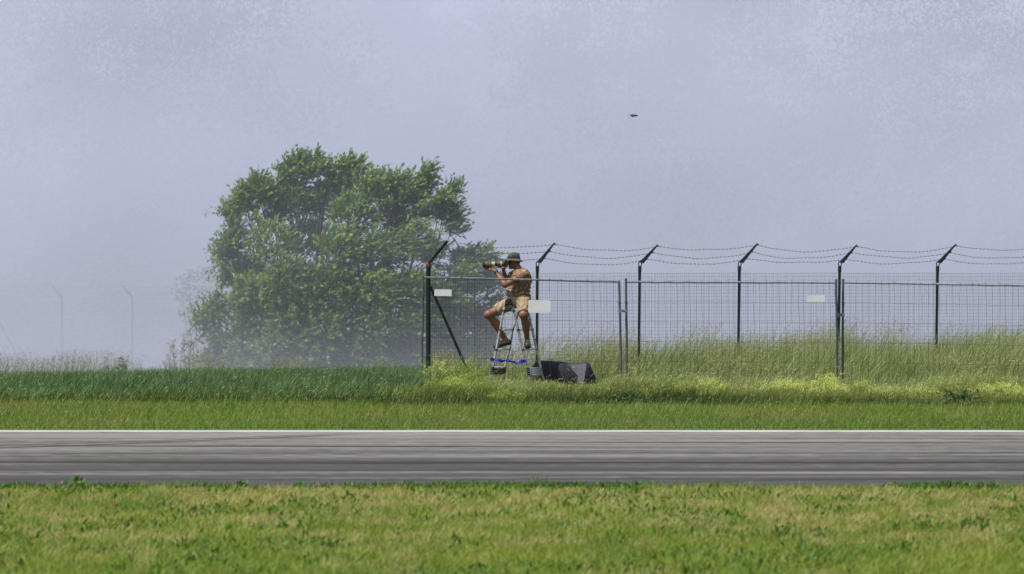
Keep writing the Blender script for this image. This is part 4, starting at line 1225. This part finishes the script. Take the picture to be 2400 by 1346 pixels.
def person():
    lo = np.array([Q(1128, 600)[0] - .0, D0 - .55, Q(0, 826)[2]]); hi = np.array([Q(1250, 600)[0] + .06, D0 + .40, Q(0, 588)[2]])
    root_v, root_q = surface_net(body_fn, lo, hi, .0085)
    root = empty('person', (J['pel'][0], D0, float(gz(0, D0))), 'man in camouflage shirt and khaki shorts sitting on the ladder, aiming a long lens', 'person')
    body = mesh_obj('body', root_v, [root_q], M['skin'], root, None, True)
    # shirt
    def shirt(X, Y, Z):
        wr = .008 * np.sin(Z * 95 + 2.2 * np.sin(X * 16 + 1) + Y * 14) * sstep(J['chest'][2] + .02, J['belly'][2], Z).astype(np.float32)
        wr = wr + .0045 * np.sin(X * 42 + Z * 38 + Y * 22)
        f = torso(X, Y, Z, .016)
        for s, e in (('shl', 'ell'), ('shr', 'elr')):
            a_, b_ = J[s], J[e]; t = .42 if s == 'shl' else .6; c = a_ + (b_ - a_) * t
            sl = cone(X, Y, Z, a_, b_, .088, .078)
            dv = (b_ - a_) / np.linalg.norm(b_ - a_)
            cut = (X - c[0]) * dv[0] + (Y - c[1]) * dv[1] + (Z - c[2]) * dv[2]
            f = smin(f, smax(sl, cut, .008), .035)
        f = smin(f, cone(X, Y, Z, J['uch'], J['neck'], .100, .070), .05)
        f = f + wr
        hem = Q(0, 699)[2] + .015 * np.sin(X * 18) 
        f = smax(f, hem - Z, .008)
        nk = J['neck']; nd = np.array([-.28, 0, .96])
        f = smax(f, (X - nk[0]) * nd[0] + (Z - nk[2] + .012) * nd[2], .01)
        return f
    v, q = surface_net(shirt, lo, hi, .0085)
    mesh_obj('shirt', v, [q], M['shirt'], root, None, True)
    # shorts
    def shorts(X, Y, Z):
        f = ellip(X, Y, Z, J['pel'] + np.array([0, 0, -.02]), (.208, .190, .150))
        top = Z - Q(0, 696)[2]
        for h, k, t, r0, r1 in (('hil', 'knl', .88, .122, .108), ('hir', 'knr', .74, .122, .105)):
            a_, b_ = J[h], J[k]; dv = (b_ - a_) / np.linalg.norm(b_ - a_)
            c = a_ + (b_ - a_) * t
            leg = cone(X, Y, Z, a_, b_, r0, r1) + .005 * np.sin(((X - a_[0]) * dv[0] + (Z - a_[2]) * dv[2]) * 60 + Y * 30) + .004 * np.sin(X * 70 + 2 * np.sin(Z * 30))
            cut = (X - c[0]) * dv[0] + (Y - c[1]) * dv[1] + (Z - c[2]) * dv[2]
            f = smin(f, smax(leg, cut, .006), .035)
        return smax(f, top, .008)
    v, q = surface_net(shorts, lo, hi, .0085)
    sh = mesh_obj('shorts', v, [q], M['shorts'], root, None, True)
    # pocket flap and belt
    bt = MB(); n = 26; rows = []
    for zz in (Q(0, 700.5)[2], Q(0, 697)[2]):
        rows.append([(J['pel'][0] + .205 * math.cos(t), J['pel'][1] + .187 * math.sin(t), zz) for t in np.linspace(0, 2 * math.pi, n, endpoint=False)])
    v = np.array(rows[0] + rows[1]); q = [[i, (i + 1) % n, n + (i + 1) % n, n + i] for i in range(n)]
    bt.add(v, q); bt.build('waistband', M['shorts'], sh, True)
    # clogs
    def clog(ank, heel, toe, w0, w1):
        def fn(X, Y, Z):
            f = cone(X, Y, Z, heel, toe, w0, w1)
            f = smin(f, cone(X, Y, Z, heel + (toe - heel) * .35 + np.array([0, 0, .012]), toe + np.array([0, 0, .004]), w0 * .95, w1 * 1.08), .03)
            f = smax(f, -ellip(X, Y, Z, ank + np.array([0, 0, .002]), (.040, .040, .036)), .008)
            dots = np.sin(X * 190) * np.sin(Y * 190 + 1) * np.sin(Z * 190)
            f = f + .0030 * (dots > .45)
            low = min(heel[2] - w0, toe[2] - w1) + .012
            return smax(f, low - Z, .004) if abs(heel[2] - toe[2]) < .03 else f
        lo_ = np.minimum(heel, toe) - .09; hi_ = np.maximum(heel, toe) + .09
        v, q = surface_net(fn, lo_, hi_, .006)
        return mesh_obj('clog', v, [q], M['clog'], root, None, True)
    clog(J['anl'], Q(1236, 805, -.11), Q(1236.5, 810.5, -.27), .054, .052)
    clog(J['anr'], Q(1192, 802.5, -.03), Q(1162, 811, -.12), .050, .042)
    # hat
    sk = J['skull']
    top = Q(0, 591.5)[2]; cx = sk[0] - .005; cy = sk[1]; n = 36
    prof = [(.0, top), (.045, top - .003), (.075, top - .014), (.093, top - .034), (.100, top - .062), (.105, top - .093), (.107, top - .108)]
    v = []; 
    for r, z in prof[1:]:
        for k in range(n):
            t = 2 * math.pi * k / n
            v.append((cx + r * 1.02 * math.cos(t) + .003 * math.sin(5 * t), cy + r * .86 * math.sin(t), z + .003 * math.sin(3 * t + 1)))
    v.append((cx, cy, top)); v = np.array(v)
    q = [[i * n + j, (i + 1) * n + j, (i + 1) * n + (j + 1) % n, i * n + (j + 1) % n] for i in range(len(prof) - 2) for j in range(n)]
    t_ = [[len(v) - 1, j, (j + 1) % n] for j in range(n)]
    hm = MB(); hm.add(v, q, t_)
    hat = hm.build('hat', M['hat'], root, True)
    v = []
    for (r, dz) in ((.100, .0), (.120, -.010), (.142, -.028), (.152, -.040), (.151, -.046), (.120, -.018), (.098, -.006)):
        for k in range(n):
            t = 2 * math.pi * k / n
            v.append((cx + r * 1.06 * math.cos(t), cy + r * .95 * math.sin(t), top - .108 + dz + .006 * math.sin(4 * t + 2) * (r > .12) + (.012 * math.cos(t) if r > .11 else 0) * -1))
    v = np.array(v); q = [[i * n + j, (i + 1) * n + j, (i + 1) * n + (j + 1) % n, i * n + (j + 1) % n] for i in range(6) for j in range(n)]
    bm_ = MB(); bm_.add(v, q); bm_.build('brim', M['hat'], hat, True)
    v = []
    for z, r in ((top - .112, .1095), (top - .076, .1065)):
        for k in range(n):
            t = 2 * math.pi * k / n; v.append((cx + r * 1.02 * math.cos(t) + .003 * math.sin(5 * t), cy + r * .87 * math.sin(t), z))
    bd = MB(); bd.add(np.array(v), [[j, (j + 1) % n, n + (j + 1) % n, n + j] for j in range(n)]); bd.build('band', M['band'], hat, True)
    # sunglasses pushed up on the hat
    g_ = MB()
    for sy in (-1, 1):
        g_.ball((cx - .105, cy + sy * .038, top - .090), (.012, .033, .022), 12, 8)
    gl = g_.build('sunglasses', M['red_lens'], root, True)
    tb = MB()
    for sy in (-1, 1): tb.tube([(cx - .098, cy + sy * .070, top - .082), (cx - .04, cy + sy * .099, top - .080), (cx + .05, cy + sy * .097, top - .086)], .004, 5)
    tb.tube([(cx - .112, cy - .014, top - .082), (cx - .112, cy + .014, top - .082)], .004, 5); tb.build('glasses_frame', M['plastic'], gl)
    # watch on the left wrist
    a_, b_ = J['wrl'], J['ell']; d_ = (b_ - a_) / np.linalg.norm(b_ - a_)
    w = MB(); w.tube([a_ + d_ * .025, a_ + d_ * .065], .040, 14); wt = w.build('watch_strap', M['plastic'], root)
    # short hair at the nape
    hr = MB(); hr.ball(sk + np.array([.018, 0, -.012]), (.098, .081, .070), 16, 10); hr.build('hair', M['hair'], root, True)
person()

def rings(mb, prof, a, dirv, n=24):
    """lathe: prof [(s, r)] along axis a + dirv s"""
    dirv = dirv / np.linalg.norm(dirv); u = np.cross(dirv, [0, 0, 1]); u /= np.linalg.norm(u); w = np.cross(u, dirv)
    v = []
    for s, r in prof:
        for k in range(n):
            t = 2 * math.pi * k / n; v.append(a + dirv * s + (u * math.cos(t) + w * math.sin(t)) * r)
    q = [[i * n + j, (i + 1) * n + j, (i + 1) * n + (j + 1) % n, i * n + (j + 1) % n] for i in range(len(prof) - 1) for j in range(n)]
    mb.add(np.array(v), q)

def photo_camera():
    root = empty('photo_camera', Q(1186, 618, -.03), 'black camera with a long tan and white telephoto lens held to the man\'s eye', 'camera')
    L = float(np.linalg.norm(AX1 - AX0))
    def part(name, prof, mat, parent=root):
        m_ = MB(); rings(m_, prof, AX0, AXD); return m_.build(name, mat, parent, False)
    lens = part('lens_barrel', [(.145, 0), (.145, .041), (.345, .038), (.365, .034), (.365, 0)], M['camo_lens'])
    part('lens_hood', [(.0, .046), (.0, .055), (.035, .056), (.036, .053), (.115, .051), (.145, .047), (.150, .041), (.135, .041), (.11, .043), (.01, .047), (.0, .046)], M['camo_lens'], lens)
    part('hood_lip', [(-.006, .048), (-.006, .0575), (.030, .0578), (.030, .0555), (.0, .0550)], M['plastic'], lens)
    part('front_glass', [(.09, 0), (.09, .044)], M['glass'], lens)
    part('white_ring', [(.150, .0410), (.150, .0435), (.205, .0435), (.205, .0410)], M['lens_white'], lens)
    part('focus_ring', [(.207, .0405), (.207, .0425), (.238, .0425), (.238, .0405)], M['plastic'], lens)
    part('white_ring', [(.300, .0375), (.300, .0405), (.330, .0400), (.330, .0375)], M['lens_white'], lens)
    ft = MB(); c = AX0 + AXD * .29; ft.box(c + np.array([0, 0, -.055]), (.07, .03, .03)); ft.build('lens_foot', M['plastic'], lens)
    b = MB(); c = AX0 + AXD * (L - .045)
    b.box(c + np.array([.0, .0, -.012]), (.055, .135, .098))
    b.box(c + np.array([-.022, .050, -.012]), (.040, .034, .090))
    b.prism([(c[0] - .032, c[2] + .036), (c[0] + .022, c[2] + .036), (c[0] + .016, c[2] + .062), (c[0] - .020, c[2] + .064)], c[1] - .030, c[1] + .030)
    bo = b.build('camera_body', M['plastic'], root)
    e = MB(); e.box(c + np.array([.036, 0, .040]), (.022, .036, .026)); e.build('eyepiece', M['plastic'], bo)
    s = MB(); s.tube([c + np.array([.0, -.066, .03]), c + np.array([.03, -.085, -.05]), c + np.array([.055, -.09, -.10]), c + np.array([.10, -.07, -.075]), c + np.array([.14, -.03, -.06])], .005, 5); s.build('neck_strap', M['plastic'], root)
photo_camera()

# ------------------------------------------------------------------ the ladder
def ladder():
    fd, rd = -.34, .16
    root = empty('ladder', (Q(1215, 0)[0], D0, float(gz(0, D0))), 'silver telescopic step ladder with black joints standing in the long grass under the seated man', 'ladder')
    LF = [(1187, 712), (1182.5, 722), (1179, 735), (1172, 773.5), (1163, 821), (1156.5, 855), (1150.5, 884), (1146, 908)]
    RF = [(1198, 712), (1202, 722), (1206, 737), (1214.5, 773.5), (1226, 821), (1236.5, 857), (1239.5, 882), (1246, 908)]
    LR = [(1221, 712), (1214, 735), (1208, 755), (1201, 773.5), (1194, 818), (1187, 847), (1182.5, 866), (1178, 900)]
    RR = [(1233, 712), (1239, 734), (1247.5, 773), (1257.5, 818), (1267, 860), (1273, 884), (1279, 910)]
    def stile(pts, dd, r):
        m_ = MB(); n = len(pts)
        rr = [r * (1.0 if y < 770 else (1.12 if y < 858 else 1.0)) for _, y in pts]
        m_.tube([Q(x, y, dd) for x, y in pts], rr, 12); return m_.build('stile', M['alu'], root, True)
    for pts, dd in ((LF, fd), (RF, fd + .02), (LR, rd), (RR, rd - .02)): stile(pts, dd, .0205)
    def interp(pts, y):
        for (x0, y0), (x1, y1) in zip(pts, pts[1:]):
            if y0 <= y <= y1: return x0 + (x1 - x0) * (y - y0) / (y1 - y0)
        return pts[-1][0]
    def collar(pts, y, dd, s=1.0):
        m_ = MB(); x = interp(pts, y); x2 = interp(pts, y + 2)
        m_.tube([Q(x, y - 1.8 * s, dd), Q(x2, y + 1.8 * s, dd)], .030, 12); m_.build('collar', M['plastic'], root)
    for A, B, da, db, rows in ((LF, LR, fd, rd, (773.5, 820, 862)), (RF, RR, fd + .02, rd - .02, (773.5, 820))):
        for y in rows:
            m_ = MB(); a_, b_ = Q(interp(A, y), y, da), Q(interp(B, y - 1), y - 1, db)
            ct = b_ - a_
            m_.tube([a_, b_], .0155, 8); m_.build('rung', M['alu_rung'], root, True)
            collar(A, y, da); collar(B, y - 1, db)
    for y in (729,):
        collar(LF, y, fd); collar(RF, y, fd + .02)
    # pushed-together lower sections: a pack of rungs on the right ladder, a black block on the left
    for y in (863.5, 868.5, 873.5, 878.5):
        m_ = MB(); a_, b_ = Q(interp(RF, y), y, fd + .02), Q(interp(RR, y), y, rd - .02)
        m_.tube([a_, b_], .0185, 10); m_.build('rung', M['alu_rung'], root, True)
        collar(RF, y, fd + .02, .8); collar(RR, y, rd - .02, .8)
    for y in (866, 871, 876):
        m_ = MB(); a_, b_ = Q(interp(LF, y), y, fd), Q(interp(LR, y), y, rd)
        m_.box((a_ + b_) / 2, (np.linalg.norm(b_ - a_), .034, .034), np.array(Matrix.Rotation(math.atan2(b_[1] - a_[1], b_[0] - a_[0]), 3, 'Z'))); m_.build('rung', M['plastic'], root)
        collar(LF, y, fd, 1.1); collar(LR, y, rd, 1.1)
    # hinges
    for c, nm in ((Q(1192.5, 708.5, fd - .01), 'hinge'), (Q(1227, 708.5, rd), 'hinge')):
        m_ = MB(); m_.tube([c + np.array([0, -.022, 0]), c + np.array([0, .022, 0])], .066, 20)
        m_.prism([(c[0] - .066, c[2]), (c[0] - .080, c[2] - .080), (c[0] - .046, c[2] - .088), (c[0] - .02, c[2] - .02)], c[1] - .022, c[1] + .022)
        m_.prism([(c[0] + .066, c[2]), (c[0] + .088, c[2] - .075), (c[0] + .054, c[2] - .090), (c[0] + .02, c[2] - .02)], c[1] - .022, c[1] + .022)
        h = m_.build(nm, M['plastic'], root)
        for dx, dz in ((-.012, .030), (-.036, -.018), (.034, -.012)):
            b = MB(); b.tube([c + np.array([dx, -.030, dz]), c + np.array([dx, -.022, dz])], .0065, 8); b.build('rivet', M['alu'], h)
    # cross bar under the seat
    m_ = MB(); m_.tube([Q(1180, 729, fd), Q(1204.5, 729, fd + .02)], .010, 8); m_.build('strut', M['plastic'], root)
    cb = MB(); cb.tube([Q(1205, 735, fd + .03), Q(1210, 758, fd + .01), Q(1217, 776, fd), Q(1220, 783, fd)], .005, 5); cb.build('cord', M['plastic'], root)
ladder()

def ribbon():
    root = empty('blue_strap', Q(1185, 846, -.3), 'bright blue twisted strap tied across the lower ladder legs', 'strap')
    pts = [(1148, 844, -.37, 3.2), (1154, 842, -.38, 4.4), (1160, 846, -.38, 3.0), (1168, 845, -.37, 3.6), (1176, 847, -.3, 3.0), (1184, 845.5, -.24, 1.3), (1192, 845, -.22, 3.6), (1199, 848, -.24, 2.0), (1206, 849.5, -.28, 3.6), (1213, 852, -.31, 2.6), (1220, 848.5, -.33, 4.4), (1228, 847, -.36, 3.8), (1234, 846, -.37, 2.2)]
    v = []
    for i, (x, y, dd, w) in enumerate(pts):
        tw = .05 * math.sin(i * 1.9)
        v += [Q(x, y - w, dd - tw * .3), Q(x + 1, y + w, dd + tw * .3), Q(x + 1, y + w, dd + tw * .3 + .004), Q(x, y - w, dd - tw * .3 + .004)]
    n = len(pts); f = [[i * 4 + k, i * 4 + (k + 1) % 4, i * 4 + 4 + (k + 1) % 4, i * 4 + 4 + k] for i in range(n - 1) for k in range(4)] + [[0, 3, 2, 1], [n * 4 - 4, n * 4 - 3, n * 4 - 2, n * 4 - 1]]
    m_ = MB(); m_.add(np.array(v), f); b = m_.build('band', M['ribbon'], root)
    k = MB(); k.ball(Q(1192, 846, -.27), (.035, .02, .022), 8, 6); k.tube([Q(1196, 849, -.28), Q(1203, 856, -.29)], .005, 5); k.build('knot', M['ribbon'], root, True)
ribbon()

def bag():
    d = 152.3
    root = empty('folded_shelter', (P(1320, 0, d)[0], d, float(gz(.9, d))), 'dark navy fabric bag with a grey side panel in the grass behind the ladder', 'bag')
    def prism(poly, y0, y1, name, mat, parent=root):
        m_ = MB(); m_.prism([(P(x, y, d)[0], P(x, y, d)[2]) for x, y in poly], y0, y1); return m_.build(name, mat, parent)
    # outer hull: slumped half-tunnel, lofted from profiles
    cols = [(1232, 893, 60), (1243, 866, 62), (1256, 849, 60), (1270, 845, 60), (1295, 846, 60), (1320, 847.5, 58), (1332, 851, 56), (1352, 850, 52), (1374, 848.5, 46), (1381, 852, 40), (1389, 868, 30), (1396, 886, 16)]
    v = []; n = 14
    for x, y, w in cols:
        T = P(x, y, d); zb = float(gz(T[0], d)) - .02; hh = T[2] - zb
        for k in range(n):
            t = math.pi * k / (n - 1)
            v.append((T[0] + .01 * math.sin(k * 1.7), d + .0 - math.cos(t) * w / 130 * .55 - .1, zb + hh * (math.sin(t) ** .55) + .004 * math.sin(k * 3 + x)))
    v = np.array(v); q = [[i * n + j, (i + 1) * n + j, (i + 1) * n + j + 1, i * n + j + 1] for i in range(len(cols) - 1) for j in range(n - 1)]
    m_ = MB(); m_.add(v, q); hull = m_.build('cover', M['navy'], root)
    yy = d - .1 - .30
    prism([(1334, 854), (1373, 850.5), (1374, 855), (1367, 898), (1351, 898), (1355, 882), (1341, 865)], yy - .022, yy - .012, 'side_panel', M['grey_cloth'])
    pp = MB(); pp.tube([(P(x, y, d)[0], yy - .012, P(x, y, d)[2]) for x, y in [(1328, 858), (1336, 852.5), (1355, 851), (1374, 848), (1381, 853), (1388, 868), (1395, 884)]], .009, 6); pp.build('piping', M['teal'], root)
    # small white mark on the grey panel
    prism([(1343.2, 857.0), (1344.2, 857.0), (1344.4, 859.2), (1347, 860.2), (1346.8, 860.8), (1344.2, 860.2), (1341.5, 860.6), (1341.5, 859.9), (1343.2, 859.4)], yy - .026, yy - .0225, 'emblem', M['white'])
bag()

# ------------------------------------------------------------------ the bird
def bird():
    d = 150.0
    c = P(1484, 271, d)
    root = empty('bird', c, 'small dark bird in level flight high above the fence', 'bird')
    m_ = MB()
    m_.tube([c + np.array(p) for p in ((-.052, 0, .004), (-.02, 0, .001), (.02, 0, .0), (.05, 0, .001), (.072, 0, -.002), (.085, 0, -.004))], [.004, .013, .018, .015, .010, .002], 10)
    b = m_.build('body', M['bird'], root, True)
    for s, dz, tipx in ((-1, -.034, -.095), (1, .020, -.095)):
        w = MB()
        a = c + np.array([.045, s * .01, .004]); 
        v = np.array([a, a + np.array([-.07, 0, -.002]), c + np.array([-.035, s * .10, dz * .8]), c + np.array([.02, s * .09, dz * .75]), c + np.array([tipx, s * .16, dz])])
        v2 = v + np.array([0, 0, .004])
        w.add(np.concatenate([v, v2]), [[0, 1, 2, 3], [8, 7, 6, 5], [0, 3, 8, 5], [1, 6, 7, 2], [0, 5, 6, 1]], [[3, 2, 4], [8, 9, 7], [3, 4, 9], [3, 9, 8], [2, 7, 9], [2, 9, 4]])
        w.build('wing', M['bird'], root)
    t = MB(); t.add(np.array([c + np.array(p) for p in ((-.045, -.012, .004), (-.045, .012, .004), (-.10, .022, .002), (-.075, 0, .003), (-.10, -.022, .002))]), [[0, 1, 3], [1, 2, 3], [0, 3, 4]])
    t.build('tail', M['bird'], root)
bird()

# ------------------------------------------------------------------ drifting smoke beyond the crop
def smoke():
    m = bpy.data.materials.new('smoke_volume'); m.use_nodes = True
    nt = m.node_tree; nt.nodes.clear(); N, L = nt.nodes.new, nt.links.new
    out = N('ShaderNodeOutputMaterial'); pv = N('ShaderNodeVolumePrincipled')
    L(pv.outputs[0], out.inputs['Volume'])
    pv.inputs['Color'].default_value = (0.79, 0.828, 0.985, 1)
    pv.inputs['Anisotropy'].default_value = 0.0
    tc = N('ShaderNodeTexCoord'); sp = N('ShaderNodeSeparateXYZ'); L(tc.outputs['Object'], sp.inputs[0])
    def mr(src, a, b, c, d_):
        n = N('ShaderNodeMapRange'); n.interpolation_type = 'SMOOTHSTEP'
        n.inputs['From Min'].default_value = a; n.inputs['From Max'].default_value = b; n.inputs['To Min'].default_value = c; n.inputs['To Max'].default_value = d_
        L(src, n.inputs['Value']); return n.outputs[0]
    def mt(op, a, b):
        n = N('ShaderNodeMath'); n.operation = op
        for s, v in ((n.inputs[0], a), (n.inputs[1], b)):
            if isinstance(v, float): s.default_value = v
            else: L(v, s)
        return n.outputs[0]
    nz = N('ShaderNodeTexNoise'); nz.inputs['Scale'].default_value = 0.10; nz.inputs['Detail'].default_value = 3.0
    mp = N('ShaderNodeMapping'); mp.inputs['Scale'].default_value = (0.8, 0.22, 1.25); mp.inputs['Rotation'].default_value = (0, 0.5, 0)
    L(tc.outputs['Object'], mp.inputs['Vector']); L(mp.outputs[0], nz.inputs['Vector'])
    bank = mt('MULTIPLY', mr(sp.outputs['Y'], 175.0, 204.0, 0.0, 1.0), mr(sp.outputs['Z'], -1.0, 8.0, 1.0, 0.46))
    bank = mt('MULTIPLY', bank, mr(sp.outputs['Z'], 9.0, 17.0, 1.0, 0.0))
    bank = mt('MULTIPLY', bank, mr(nz.outputs['Fac'], 0.34, 0.66, 0.56, 1.40))
    low = mt('MULTIPLY', mr(sp.outputs['Y'], 166.0, 184.0, 0.0, 1.0), mr(sp.outputs['Z'], -0.9, 1.3, 1.0, 0.0))
    dens = mt('ADD', mt('MULTIPLY', bank, 0.092), mt('MULTIPLY', low, 0.020))
    L(dens, pv.inputs['Density'])
    mb = MB(); mb.box((0, 226, 5.5), (90, 124, 25))
    o = mb.build('smoke', m)
    tag(o, 'pale bluish smoke drifting across the background behind the tree', kind='stuff')
smoke()
